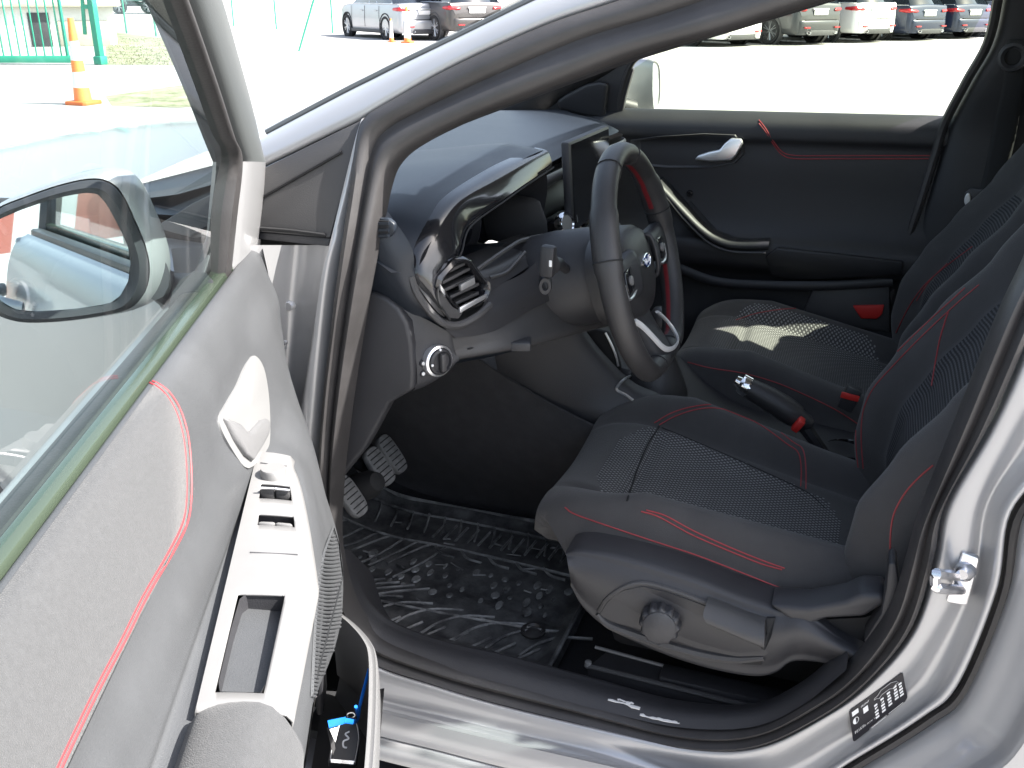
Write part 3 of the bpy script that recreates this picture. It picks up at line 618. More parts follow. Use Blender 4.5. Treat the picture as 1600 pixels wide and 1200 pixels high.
# lower tray with bright edges under the cluster
for k,(pts,r,mk) in enumerate(((((741,425,.19),(770,404,.23),(800,384,.29),(815,376,.33),(848,368,.42)),.0034,'plastic_grey'),(((765,434,.20),(790,426,.24),(806,410,.27),(820,394,.30)),.0028,'plastic_grey'))):
    MB().tube(cr([Y(*p) for p in pts],20),r,6).build('tray_edge',M[mk],pad)
tr=[[Y(715,405,.16),Y(770,395,.26),Y(830,370,.40),Y(860,360,.48)],[Y(735,430,.17),Y(780,410,.25),Y(838,380,.38),Y(870,372,.46)],[Y(765,455,.19),Y(806,430,.26),Y(850,400,.36),Y(880,385,.44)]]
for r in tr[:1]:
    for i,p in enumerate(r): r[i]=p+V((-.05,0,-.01))
MB().surf(tr,20,14).build('lower_fascia',M['plastic'],pad)
# round air vent block at the left: gloss frame, slats, thumb wheel
oc=[(677,446),(681,432),(706,405),(720,400),(733,404),(752,432),(763,441),(764,452),(758,468),(748,476),(722,488),(712,487),(692,465)]
yv=lambda px: .09+(px-677)/88*.10
vo=[Y(px,py,yv(px)) for px,py in oc]; cen=sum(vo,V())/len(vo); nv=V((.93,-.34,.12)).normalized()
inn=[cen+(p-cen)*.80 for p in vo]
b=MB(); n=len(vo)
b.grid([[p-nv*.030 for p in vo],[p+nv*.004 for p in vo],[p*.5+q*.5+nv*.008 for p,q in zip(vo,inn)],[p+nv*.004 for p in inn],[p-nv*.028 for p in inn]],closed_u=True)
vent=b.build('vent_frame',M['gloss'],pad,angle=50)
b=MB(); b.poly([p-nv*.026 for p in inn]); b.build('vent_recess',M['dark'],pad)
ev=(vo[6]-vo[0]); ev=(Y(752,432,yv(752))-Y(690,450,yv(690))).normalized(); fv=nv.cross(ev).normalized()
if fv.z<0: fv=-fv
for k,(l,r) in enumerate((((690,432),(730,412)),((692,444),(738,420)),((696,455),(745,432)),((703,467),(752,444)),((709,478),(752,458)))):
    a=Y(*l,yv(l[0])+.004)-nv*.004; c=Y(*r,yv(r[0])-.002)-nv*.004
    b=MB(); b.plate([a+fv*.0022,c+fv*.0022,c-fv*.0022,a-fv*.0022],-nv*.018); b.build('vent_slat',M['plastic_grey'],pad,bevel=.0008)
b=MB(); a=Y(716,450,.13); c=Y(738,438,.155); b.plate([a+fv*.005,c+fv*.005,c-fv*.005,a-fv*.004],nv*.006); b.build('vent_tab',M['satin_panel'],pad,bevel=.0015)
b=MB(); a=Y(712,484,.128)+nv*.009; c=Y(755,462,.176)+nv*.009; b.plate([a+fv*.004,c+fv*.004,c-fv*.002,a-fv*.004],-nv*.004); b.build('vent_trim',M['satin'],pad,bevel=.001)
b=MB(); a=Y(681,448,.094)+nv*.006; c=Y(688,458,.10)+nv*.006; b.plate([a+fv*.004,c+fv*.004,c-fv*.004,a-fv*.004],nv*.003); b.build('vent_mark',M['satin'],pad)
# gloss panel left of the vent and bezel lip below
gp=[[Y(646,428,.076)+V((.006,0,0)),Y(656,392,.092)+V((.006,0,0)),Y(690,352,.14)+V((.006,0,0))],[Y(668,436,.088),Y(680,410,.105),Y(705,372,.15)],[Y(684,440,.097),Y(700,410,.115),Y(715,398,.14)]]
MB().surf(gp,14,10).build('gloss_panel',M['gloss'],pad)
gp2=[[Y(646,428,.076),Y(654,448,.078),Y(672,474,.085),Y(692,494,.10),Y(716,498,.125)],[Y(668,434,.088),Y(674,448,.09),Y(688,466,.097),Y(704,482,.112),Y(722,490,.13)],[Y(680,440,.095),Y(684,448,.098),Y(694,462,.102),Y(708,480,.118),Y(724,486,.135)]]
MB().surf(gp2,20,8).build('vent_bezel',M['plastic_grey'],pad)
MB().tube(cr([Y(642,432,.074),Y(650,455,.076),Y(668,482,.084),Y(692,504,.10),Y(716,508,.122),Y(745,494,.15),Y(765,476,.18)],30),.0055,8).build('bezel_lip',M['plastic_grey'],pad)
# dash face between the vent and the steering column, knee bolster below
df=[[Y(690,508,.10),Y(745,492,.15),Y(768,452,.20),Y(820,425,.27),Y(860,385,.36)],
    [Y(700,518,.11),Y(752,502,.16),Y(800,470,.22),Y(850,445,.29),Y(890,420,.36)],
    [Y(712,528,.12),Y(770,518,.18),Y(825,486,.25),Y(880,462,.32),Y(930,450,.40)]]
MB().surf(df,24,14).build('dash_face',M['plastic'],pad)
MB().tube(cr([Y(748,508,.16)+V((.002,0,0)),Y(790,490,.21)+V((.002,0,0)),Y(818,480,.245)+V((.002,0,0))],10),.0013,5).build('panel_gap',M['dark'],pad)
kb=[[Y(706,528,.12),Y(760,520,.17),Y(812,492,.24),Y(872,464,.32),Y(960,440,.46)],
    [Y(710,546,.125),Y(775,530,.18),Y(835,512,.25),Y(900,490,.34),Y(975,470,.46)],
    [Y(712,562,.13),Y(780,550,.18),Y(840,538,.25),Y(915,517,.35),Y(985,500,.47)],
    [Y(712,568,.15)+V((-.03,0,0)),Y(780,556,.2)+V((-.03,0,0)),Y(840,543,.27)+V((-.03,0,0)),Y(915,523,.37)+V((-.03,0,0)),Y(985,506,.49)+V((-.03,0,0))]]
MB().surf(kb,30,16).build('knee_bolster',M['plastic_grey'],pad,angle=60)
b=MB(); b.tube(cr([p+V((.003,0,0)) for p in (Y(728,545,.14),Y(800,525,.22),Y(860,506,.29),Y(920,486,.36))],20),.0013,5); b.build('panel_gap',M['dark'],pad)
b=MB(); b.box(Y(802,536,.215)+V((.012,0,0)),(.03,.030,.014),Matrix.Rotation(.3,3,'Z')); b.build('bonnet_release',M['plastic'],pad,bevel=.003)
# fuse cover (end panel) and light switch panel
fc=[(560,455),(584,458),(604,466),(622,482),(636,506),(643,540),(646,585),(645,610),(627,620),(608,631),(590,665),(570,701),(549,727),(528,753),(505,770),(505,600)]
b=MB(); b.plate([Y(px,py,.070) for px,py in fc],(0,.025,0)); b.build('end_panel',M['plastic'],pad,bevel=.006,seg=3)
ls=[[Y(622,478,.078),Y(668,500,.10),Y(700,518,.115),Y(716,520,.13)],[Y(646,540,.080),Y(672,545,.10),Y(700,548,.118),Y(714,548,.13)],[Y(648,608,.082),Y(675,598,.102),Y(702,578,.12),Y(714,565,.13)],[Y(648,616,.10)+V((-.05,0,0)),Y(675,606,.12)+V((-.05,0,0)),Y(702,585,.14)+V((-.05,0,0)),Y(714,570,.15)+V((-.05,0,0))]]
lsp=MB().surf(ls,16,16).build('switch_panel',M['plastic'],pad,angle=70)
lc=Y(683,563,.105); ln=V((.86,-.5,.05)).normalized()
b=MB(); b.lathe(lc,ln,[(.0225,-.004),(.0225,.006),(.0195,.008),(.0185,.004),(.0185,0)],28,squash=(1,1)); b.build('switch_ring',M['satin'],pad)
b=MB(); b.lathe(lc,ln,[(.0182,0),(.0182,.010),(.015,.012),(.014,.009),(0,.009)],24); b.build('light_switch',M['plastic'],pad)
b=MB(); b.box(lc+ln*.014,(.008,.008,.026),Matrix.Rotation(-.5,3,'Z')); b.build('switch_grip',M['plastic_grey'],pad,bevel=.002)
for px,py in ((688,547),(676,571),(690,566)):
    b=MB(); p=on(bvh_of(bpy.data.objects['light_switch']),px,py,.0006) or (lc+ln*.011); b.lathe(p,ln,[(0,.0006),(.0018,.0003),(.002,-.001)],8); b.build('switch_mark',M['white_mark'],pad)
for py in (567,583):
    b=MB(); p=Y(659,py,.088); b.lathe(p,ln,[(0,.004),(.0042,.004),(.005,.002),(.005,-.004)],14); b.build('dimmer_button',M['plastic'],pad)
    b=MB(); b.lathe(p,ln,[(0,.005),(.0026,.0047),(.0028,.003)],10); b.build('button_mark',M['white_tag'],pad)
# under the dash: dark panels hiding the bulkhead
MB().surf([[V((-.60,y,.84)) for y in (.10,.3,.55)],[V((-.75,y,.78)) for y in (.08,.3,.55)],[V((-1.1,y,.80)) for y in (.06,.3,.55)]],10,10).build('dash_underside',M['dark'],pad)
# passenger side: dash face, glove box, trim strips and vents
pf=[[V((-.555,.58,1.03)),V((-.55,.75,1.03)),V((-.545,1.0,1.03)),V((-.555,1.2,1.02)),V((-.66,1.37,1.0))],
    [V((-.575,.58,.985)),V((-.575,.75,.985)),V((-.57,1.0,.985)),V((-.57,1.2,.98)),V((-.65,1.37,.97))],
    [V((-.56,.58,.93)),V((-.56,.75,.93)),V((-.555,1.0,.93)),V((-.555,1.2,.925)),V((-.64,1.37,.92))],
    [V((-.60,.58,.84)),V((-.62,.75,.84)),V((-.60,1.0,.82)),V((-.60,1.2,.82)),V((-.66,1.37,.82))],
    [V((-.66,.58,.70)),V((-.70,.75,.70)),V((-.68,1.0,.66)),V((-.68,1.2,.66)),V((-.72,1.37,.66))]]
MB().surf(pf,30,24).build('passenger_fascia',M['plastic'],pad)
b=MB(); b.tube(cr([V((-.552,.56,1.008)),V((-.548,.8,1.008)),V((-.545,1.0,1.006)),V((-.55,1.2,1.0)),V((-.63,1.36,.985))],30),.009,8,flat=(1.2,.5)); b.build('trim_strip',M['satin_panel'],pad)
# bright spot of the dash corner left of the screen
b=MB(); b.plate([X(px,py,-.575) for px,py in ((840,292),(846,282),(858,276),(900,272),(905,292),(848,300))],(-.02,0,0)); b.build('centre_pad_edge',M['satin_panel'],pad,bevel=.004)
# centre vents, hazard panel and knobs glimpsed through the wheel
for yy in (.66,.80):
    b=MB(); c=V((-.535,yy,.91)); b.box(c,(.04,.115,.06)); vb=b.build('centre_vent',M['gloss'],pad,bevel=.006)
    for k in range(3):
        b=MB(); b.box(c+V((.02,0,-.018+.018*k)),(.012,.10,.004)); b.build('vent_slat',M['plastic_grey'],pad)
b=MB(); b.box(V((-.535,.73,.845)),(.05,.24,.05),Matrix.Rotation(-.25,3,'Y')); b.build('climate_panel',M['plastic_grey'],pad,bevel=.006)
for yy in (.645,.73,.815):
    b=MB(); b.lathe(V((-.508,yy,.845)),(1,0,.25),[(.020,0),(.021,.012),(.017,.018),(0,.018)],18); k=b.build('climate_knob',M['plastic'],pad)
    b=MB(); b.lathe(V((-.508,yy,.845)),(1,0,.25),[(.0215,.002),(.0228,.004),(.0215,.007)],18); b.build('knob_ring',M['chrome'],pad)
b=MB(); b.plate([V((-.50,.62,.80)),V((-.50,.84,.80)),V((-.54,.84,.74)),V((-.54,.62,.74))],(-.03,0,0)); b.build('button_row',M['gloss'],pad,bevel=.004)
# engine start button: chrome ring left of the wheel rim
sc=Y(884,350,.56); b=MB(); b.lathe(sc,(.9,-.3,.2),[(.020,-.01),(.021,.0),(.018,.005),(.016,.002)],22); b.build('button_ring',M['chrome'],pad)
b=MB(); b.lathe(sc,(.9,-.3,.2),[(.016,-.004),(.0155,.003),(0,.004)],20); b.build('start_button',M['satin_panel'],pad)
b=MB(); b.tube(cr([sc+V((.0,.035,.02)),sc+V((.006,.042,.0)),sc+V((.0,.040,-.025))],10),.004,6); b.build('ring_arc',M['satin'],pad)
b=MB(); b.plate([X(px,py,-.60) for px,py in ((840,305),(905,295),(915,420),(850,380))],(-.02,0,0)); b.build('centre_fascia',M['gloss'],pad,bevel=.003)
# tablet screen standing on the dash
sA=[Y(889,222,.60),Y(944,200,.845),Y(960,330,.845),Y(906,372,.60)]
xs=-.495; q=[V((xs,.60,1.088)),V((xs-.012,.855,1.078)),V((xs+.008,.855,.945)),V((xs+.012,.60,.945))]
b=MB(); b.plate([X(889,222,xs),V((xs,.845,X(945,199,xs).z)),V((xs+.01,.845,.93)),V((xs+.012,X(889,222,xs).y,.93))],(-.016,.0,0)); scr=b.build('touch_screen',M['plastic'],pad,bevel=.005)
p0,p1,p2,p3=X(889,222,xs),V((xs,.845,X(945,199,xs).z)),V((xs+.01,.845,.93)),V((xs+.012,X(889,222,xs).y,.93))
cc=(p0+p1+p2+p3)/4; ins=[cc+(p-cc)*.93+V((.0012,0,0)) for p in (p0,p1,p2,p3)]
b=MB(); b.plate(ins,(-.001,0,0)); b.build('screen_glass',M['screen'],pad)

# ------------------------------------------------------------------ steering column and wheel
WC=V((-.310,.36,.945)); WN=V((math.cos(.265),0,math.sin(.265))); WE=V((0,1,0)); WU=WN.cross(WE)*-1
if WU.z<0: WU=-WU
def W(a,u,n=0): return WC+WE*a+WU*u+WN*n
colm=[]
for d,r1,r2 in ((-.055,.055,.062),(-.075,.066,.074),(-.13,.070,.078),(-.20,.066,.075),(-.27,.060,.070)):
    colm.append([W(r1*math.cos(t),r2*math.sin(t)-.004,d) for t in [2*math.pi*k/28 for k in range(28)]])
MB().grid(colm,closed_u=True).build('column_shroud',M['plastic'],car,angle=60)
b=MB(); b.lathe(W(0,-.015,-.215),-WN,[(.072,-.05),(.086,-.0),(.092,.05),(.095,.12)],32); b.build('column_collar',M['plastic_soft'],car)
# stalks
b=MB(); s0=W(-.05,.02,-.10); s1=Y(862,415,.20); s2=Y(856,400,.17); b.tube(cr([s0,s0.lerp(s1,.6)+V((0,0,.006)),s1,s2],10),[.007,.007,.008,.009,.010,.0115,.0125,.013,.0125,.011],10); stalk=b.build('indicator_stalk',M['plastic'],car)
b=MB(); b.box(Y(856,408,.165),(.021,.016,.044),Matrix.Rotation(.06,3,'Y')); b.build('stalk_tip',M['plastic_far'],stalk,bevel=.005)
b=MB(); b.box(Y(860,412,.157),(.004,.002,.009)); b.build('stalk_mark',M['white_tag'],stalk,bevel=.0008)
b=MB(); b.lathe(Y(852,446,.175),(.3,-1,0),[(.004,.0),(.005,.005),(.009,.005),(.0105,0),(.0105,-.012)],14,squash=(1.3,.9)); b.build('stalk_ring',M['plastic_far'],stalk)
b=MB(); b.tube([W(.05,.02,-.10),W(.14,.03,-.09),W(.19,.03,-.085)],[.007,.009,.012],10); b.build('wiper_stalk',M['plastic'],car)
# rim: flat bottomed, with red inner leather between the spokes
RA=.167
def rimpt(t,r=RA,n=0.0):
    a=r*math.sin(t); u=r*math.cos(t)
    lim=-.145*r/RA
    if u<lim: u=lim+(u-lim)*.25
    return W(a,u,n)
NR=96
def rring(i):
    t=2*math.pi*i/NR; p=rimpt(t); q=rimpt(t+.01); tg=(q-p).normalized(); rad=(tg.cross(WN)).normalized()
    if rad.dot(p-WC)<0: rad=-rad
    th=.0165+ (.002 if .9<t<1.4 or 4.9<t<5.4 else 0)
    ring=[]
    for k in range(16):
        a=2*math.pi*k/16; ring.append(p+rad*math.cos(a)*th*.93+WN*math.sin(a)*th*1.12)
    return ring
rim=[rring(i) for i in range(NR)]
def rim_mi(i,j):
    t=(i+.5)/NR*2*math.pi; inner=7<=j<=8 or j in (6,9) 
    red=(.35<t<1.15) or (1.75<t<2.75) or (3.55<t<4.5) or (5.1<t<5.9)
    return 1 if (inner and red and j==8) else 0
wheel_s=MB().grid(rim,closed_u=True,closed_v=True,mi=rim_mi).build('steering_wheel',[M['leather'],M['red_leather']],car,angle=80)
for t in (1.25,2.85,3.43,5.03,.38,5.9):
    r=rring(int(t/(2*math.pi)*NR)); c=sum(r,V())/16; b=MB(); b.tube([c+(p-c)*1.012 for p in r],.0012,5,closed=True); b.build('rim_seam',M['dark'],wheel_s)
# airbag cover
def sup(a,b,t,e=2.6):
    c,s=math.cos(t),math.sin(t); return (a*math.copysign(abs(c)**(2/e),c), b*math.copysign(abs(s)**(2/e),s))
hub=[]
for sc_,n,dy in ((1.0,-.060,0),(1.04,-.036,0),(1.0,-.016,0),(.88,-.004,0),(.6,.004,0),(.3,.007,0),(.02,.008,0)):
    hub.append([W(sup(.092,.062,2*math.pi*k/36)[0]*sc_,sup(.092,.062,2*math.pi*k/36)[1]*sc_-.004-.016*max(0,-math.sin(2*math.pi*k/36))*sc_,n) for k in range(36)])
MB().grid(hub,closed_u=True).build('airbag_cover',M['leather'],wheel_s,angle=80)
# lower spoke and side spokes
b=MB(); lsp=[[W(-.06,-.045,-.03),W(-.045,-.045,-.010),W(.035,-.045,-.014),W(.05,-.045,-.035)],[W(-.045,-.09,-.016),W(-.034,-.09,-.004),W(.03,-.09,-.010),W(.045,-.09,-.02)],[W(-.040,-.150,-.012),W(-.028,-.150,.016),W(.028,-.150,.016),W(.040,-.150,-.012)]]
b.surf(lsp,12,12); b.build('lower_spoke',M['plastic'],wheel_s,solid=.006)
for s in (-1,1):
    b=MB(); sp_=[[W(s*.055,.035,-.02),W(s*.055,.03,.010),W(s*.055,-.03,.010),W(s*.055,-.04,-.02)],[W(s*.10,.030,-.02),W(s*.10,.026,.004),W(s*.10,-.026,.004),W(s*.10,-.03,-.02)],[W(s*.155,.034,-.012),W(s*.155,.030,.004),W(s*.155,-.032,.004),W(s*.155,-.036,-.012)]]
    b.surf(sp_,14,12); b.build('side_spoke',M['plastic'],wheel_s,solid=.006)
    b=MB(); b.plate([W(s*.085,.018,.003),W(s*.122,.016,.004),W(s*.126,-.004,.004),W(s*.120,-.018,.004),W(s*.085,-.016,.003)],WN*.005); b.build('button_pad',M['gloss'],wheel_s,bevel=.003)
    b=MB(); b.lathe(W(s*.104,.0,.008),WN,[(.007,0),(.007,.003),(.005,.004),(0,.004)],16); b.build('thumb_button',M['satin_panel'],wheel_s)
    b=MB(); b.tube(cr([W(s*.08,-.020,.006),W(s*.10,-.024,.006),W(s*.124,-.021,.006),W(s*.130,.0,.006)],14),.0022,6); b.build('spoke_trim',M['satin'],wheel_s)
WP=lambda px,py,n: plane_pt(px,py,WC+WN*n,WN)
b=MB(); b.tube(cr([WP(992,502,.010),WP(1004,510,.014),WP(1018,524,.018),WP(1034,541,.022),WP(1044,546,.024),WP(1054,542,.024),WP(1059,532,.022),WP(1054,518,.016),WP(1042,501,.008),WP(1027,487,.002)],50),.0027,8,flat=(1.6,.8)); b.build('lower_trim',M['bright_trim'],wheel_s)
# oval badge
b=MB(); b.grid([[W(.022*k*math.cos(2*math.pi*i/32),.0105*k*math.sin(2*math.pi*i/32)+.004,n) for i in range(32)] for k,n in ((1.02,.004),(1.0,.0095),(.90,.0102),(.88,.009))],closed_u=True); b.build('badge_ring',M['chrome'],wheel_s)
b=MB(); b.poly([W(.0195*math.cos(2*math.pi*i/32),.0093*math.sin(2*math.pi*i/32)+.004,.0092) for i in range(32)]); bd=b.build('badge',M['badge_blue'],wheel_s)
b=MB(); b.tube(cr([W(-.014,.002,.0098),W(-.010,.008,.0098),W(-.006,.006,.0098),W(-.008,.0,.0098),W(-.003,.004,.0098),W(.001,.001,.0098),W(.005,.005,.0098),W(.008,.001,.0098),W(.011,.009,.0098),W(.013,.0,.0098)],40),.0009,5); b.build('badge_script',M['white_mark'],wheel_s)

# ------------------------------------------------------------------ pedals
def pedal(name,c,u,w,hgt,arm_to,seed=0):
    nrm=V((.80,-.15,.55)).normalized(); e1=V((0,1,0)); e1=(e1-nrm*e1.dot(nrm)).normalized(); e2=nrm.cross(e1)
    if e2.z<0: e2=-e2
    pts=[c+e1*(sup(w,hgt,2*math.pi*k/24,3.2)[0])+e2*(sup(w,hgt,2*math.pi*k/24,3.2)[1]) for k in range(24)]
    o=MB().plate(pts,-nrm*.014).build(name,M['pedal'],car,bevel=.004)
    for k in range(7):
        b=MB(); q=c+e2*(-hgt*.75+hgt*1.5*k/6)-nrm*.0006; b.tube([q-e1*w*.72,q+e1*w*.72],.0014,5); b.build('pedal_rib',M['dark'],o)
    b=MB(); b.tube(cr([c-nrm*.016,c-nrm*.05+e2*.05,arm_to],12),.010,8); b.build('pedal_arm',M['dark'],o)
pedal('clutch_pedal',Y(551,774,.20),0,.021,.038,V((-.95,.2,.82)))
pedal('brake_pedal',Y(596,727,.30),0,.021,.037,V((-.95,.3,.84)))
pedal('accelerator_pedal',Y(615,708,.40),0,.020,.040,V((-.98,.42,.80)))
b=MB(); b.lathe(Y(590,752,.24),(.8,-.2,.5),[(0,.004),(.016,.0),(.024,-.02),(.028,-.08)],20); b.build('pedal_boot',M['dark'],car)
# ------------------------------------------------------------------ front seats
def make_seat(name, y0, dx, sgn, label):
    """sgn=+1: outer side towards -Y (driver), -1: mirrored (passenger)"""
    def YY(y): return y0+sgn*(y-.365)           # y given for the driver's seat
    xf,xr=-.415+dx,.10+dx
    def zc(x,d,side_):
        s=(x-xf); z=(.628 if sgn>0 else .612)-.222*(s-.03)
        am=(.048+(.115 if sgn>0 else .0)*s) if side_<0 else .060*(1-.32*min(1,max(0,(s-.10)/.30)))
        z+=am*math.exp(-((d-.80)/.20)**2)*min(1,max(.12,s/.17))      # bolster
        z-=.012*math.exp(-((d)/.5)**2)
        z+=.010*math.exp(-((d-.0)/.55)**2)*math.exp(-((s-.10)/.08)**2)
        fr=max(0,1-s/.085); z-=.048*(1-math.sqrt(max(0,1-fr*fr)))
        z-=.012*math.exp(-((d-.60)/.05)**2)*min(1,s/.06)         # sewn valley beside the insert
        z-=.010*math.exp(-((s-.125)/.010)**2)*max(0,1-(d/.6)**4)  # cross seam
        e=max(0,(d-.86)/.14); z-=.055*min(1,.12+s/.10)*(1-math.sqrt(max(0,1-min(1,e)**2)))
        return z
    NX,NY=64,60
    rows=[]
    def half(x): 
        s=max(0,1-(x-xf)/.13); return .250*(1-.26*s*s)
    ins=[]
    for i in range(NX+1):
        a=i/NX; x=xf+(xr-xf)*(a**1.35)
        h=half(x); row=[]; zl=[]
        for j in range(NY+1):
            t=-1+2*j/NY; t=math.copysign(abs(t)**.85,t); d=abs(t)
            row.append(V((x,YY(.365+h*t),zc(x,d,t)))); 
        fr=max(0,1-(x-xf)/.085); zb=(.535-.10*(x-xf))+.062*fr
        l=row[0]; r=row[-1]; zb=min(zb,min(l.z,r.z)-.014)
        pre=[V((x+.065*fr,l.y+sgn*.012,zb)),V((x+.045*fr,l.y-sgn*.010,zb+.008)),V((x+.018*fr,l.y-sgn*.012,(zb+l.z)/2+.004))]; post=[V((x+.018*fr,r.y+sgn*.012,(zb+r.z)/2+.004)),V((x+.045*fr,r.y+sgn*.010,zb+.008)),V((x+.065*fr,r.y-sgn*.012,zb))]
        rows.append(pre+row+post); 
    # front face closes downwards
    f0=rows[0]; drop=[]
    for k,(dxx,dz) in enumerate(((.09,-.034),(.020,-.032),(-.001,-.020))):
        drop.append([V((p.x+dxx,p.y,p.z+dz)) if 3<=j<len(f0)-3 else V((p.x+dxx,y0+(p.y-y0)*.985,p.z)) for j,p in enumerate(f0)])
    rows=drop+rows
    nd=len(drop)
    def cm(i,j):
        if i<nd: return 0
        p=rows[i][j]; q=rows[i+1][min(j+1,len(rows[0])-1)]; x=(p.x+q.x)/2; y=(p.y+q.y)/2; ty=(y-y0)/ (half(x))*1.0
        s=x-xf-.068; L=xr-xf-.068-.075
        if s<0 or s>L: return 0
        lim=.575*( (1-max(0,1-s/.07)**2.4*.55))*(1-max(0,1-(L-s)/.05)**2.4*.4)
        inner=(1.0-.22*min(1,max(0,(s-.05)/.3)))
        return 1 if (abs(ty)<lim*inner if ty*sgn>0 else abs(ty)<lim*1.26) else 0
    root=MB().grid(rows,mi=cm)
    seat=root.build(name,[M['cloth'],M['cushion_weave']],car,angle=80)
    # backrest
    def xb(z):
        pts=((.50,.050),(.55,.040),(.62,.028),(.70,.036),(.78,.074),(.86,.125),(.95,.190),(1.05,.245),(1.15,.29),(1.25,.335))
        for (z0,x0),(z1,x1) in zip(pts,pts[1:]):
            if z0<=z<=z1:
                f=(z-z0)/(z1-z0); f=f*f*(3-2*f)*.4+f*.6; return x0+(x1-x0)*f
        return pts[-1][1]
    br=[]; NZ=56; NB=56
    for i in range(NZ+1):
        z=.50+.73*i/NZ; h=.262-.02*max(0,(z-.75)/.4)-.10*max(0,(z-1.10)/.13)**2; row=[]
        for j in range(NB+1):
            t=-1+2*j/NB; t=math.copysign(abs(t)**.8,t); d=abs(t)
            bol=math.exp(-((d-.78)/.20)**2); x=xb(z)+.060-.060*bol*(1 if z<1.05 else max(0,1-(z-1.05)/.12))
            e=max(0,(d-.80)/.20); x+=.075*(1-math.sqrt(max(0,1-min(1,e)**2)))
            x+=.008*math.exp(-((d-.56)/.05)**2)
            tz=max(0,(z-1.16)/.07); x+=.06*(1-math.sqrt(max(0,1-min(1,tz)**2)))
            row.append(V((x+dx,YY(.365+h*t),z)))
        l,r=row[0],row[-1]
        row=[V((l.x+.10,l.y+sgn*.015,z)),V((l.x+.05,l.y-sgn*.004,z))]+row+[V((r.x+.05,r.y+sgn*.004,z)),V((r.x+.10,r.y-sgn*.015,z))]
        br.append(row)
    def bm_(i,j):
        p=br[i][j]; q=br[i+1][min(j+1,len(br[0])-1)]; z=(p.z+q.z)/2; y=(p.y+q.y)/2; h=.262-.02*max(0,(z-.75)/.4)
        return 1 if abs(y-y0)/h<.54 and z<.93 else 0
    back=MB().grid(br,mi=bm_).build('backrest',[M['cloth'],M['back_weave']],seat,angle=80)
    bs=MB().surf([[V((xb(z)+.13+dx,YY(.365-.235),z)),V((xb(z)+.16+dx,YY(.365),z)),V((xb(z)+.13+dx,YY(.365+.235),z))] for z in (.50,.8,1.05,1.2)],10,10).build('back_shell',M['plastic'],seat)
    hr=[]
    for z,w,th in ((1.25,.10,.03),(1.28,.125,.045),(1.36,.13,.05),(1.42,.11,.04),(1.44,.06,.015)):
        hr.append([V((.36+(z-1.25)*.25+dx+th*math.cos(2*math.pi*k/24),YY(.365+w*sup(1,1,2*math.pi*k/24,2.6)[1]),z)) for k in range(24)])
    MB().grid(hr,closed_u=True).build('headrest',M['cloth'],seat,angle=70)
    for s in (-.05,.05): MB().tube([V((.345+dx,YY(.365+s),1.15)),V((.365+dx,YY(.365+s),1.28))],.006,8).build('headrest_post',M['satin'],seat)
    # plastic base on rails
    b=MB(); b.box(V((-.09+dx,YY(.365),.45)),(.40,.40,.12)); b.build('seat_frame',M['dark'],seat,bevel=.02)
    for s in (.135,.595):
        b=MB(); b.box(V((-.02+dx,YY(s),.375)),(.36,.035,.035)); b.build('rail',M['plastic'],seat,bevel=.004)
    return seat,back
seat,back=make_seat('driver_seat',.365,0,1,'')
pseat,pback=make_seat('passenger_seat',1.095,.055,-1,'')
sv=bvh_of(seat); bv=bvh_of(back); pv=bvh_of(pseat); pbv=bvh_of(pback)
def stitch(parent,bv_,paths,r=.0011):
    for p in paths:
        for b in seam(bv_,p,n=60,r=r,lift=.0005): b.build('stitching',M['red_thread'],parent)
stitch(seat,sv,[[(883,793),(900,804),(960,825),(1020,845),(1090,868),(1160,895),(1225,921),(1286,944)],
   [(1002,799),(1030,808),(1080,835),(1140,861),(1190,881),(1222,890)],[(1010,797),(1040,806),(1085,830),(1145,857),(1195,877),(1226,888)],
   [(1022,661),(1050,645),(1085,635),(1120,633),(1160,643),(1200,662),(1238,690),(1254,702),(1259,730),(1259,764)],
   [(1030,664),(1056,650),(1088,640),(1120,638),(1156,648),(1194,668),(1230,694),(1247,707),(1252,732),(1251,760)]])
b=MB(); q=[on(sv,p.x,p.y,.0004) for p in cr([V((1030,667,0)),V((1012,695,0)),V((995,735,0)),V((980,783,0))],24)]; b.tube([p for p in q if p],.0016,5); b.build('cross_seam',M['dark'],seat)
b=MB(); q=[on(sv,p.x,p.y,.0002) for p in cr([V((1034,668,0)),V((1110,700,0)),V((1200,740,0)),V((1262,770,0)),V((1290,795,0))],40)]; b.tube([p for p in q if p],.0012,5); b.build('cross_seam',M['dark'],seat)
stitch(back,bv,[]) if False else None
stitch(seat,bv,[[(1392,895),(1391,855),(1393,820),(1400,795),(1416,768),(1436,746),(1458,727)],
   [(1349,732),(1346,690),(1347,655),(1353,630),(1366,605),(1388,580),(1425,541),(1462,505),(1500,470),(1530,445)],
   [(1342,738),(1338,695),(1339,650),(1346,620),(1360,596),(1383,570),(1420,532),(1460,494),(1508,450)],
   [(1456,603),(1462,565),(1468,533),(1476,505),(1482,487)]])
stitch(pseat,pv,[[(1075,566),(1110,575),(1160,583),(1210,597),(1260,618),(1305,640),(1340,662)],[(1150,500),(1180,490),(1215,484),(1245,482)]],.0012)
stitch(pseat,pbv,[[(1400,520),(1420,480),(1445,445),(1480,415),(1520,385)],[(1432,470),(1452,440),(1480,412)]],.0012)
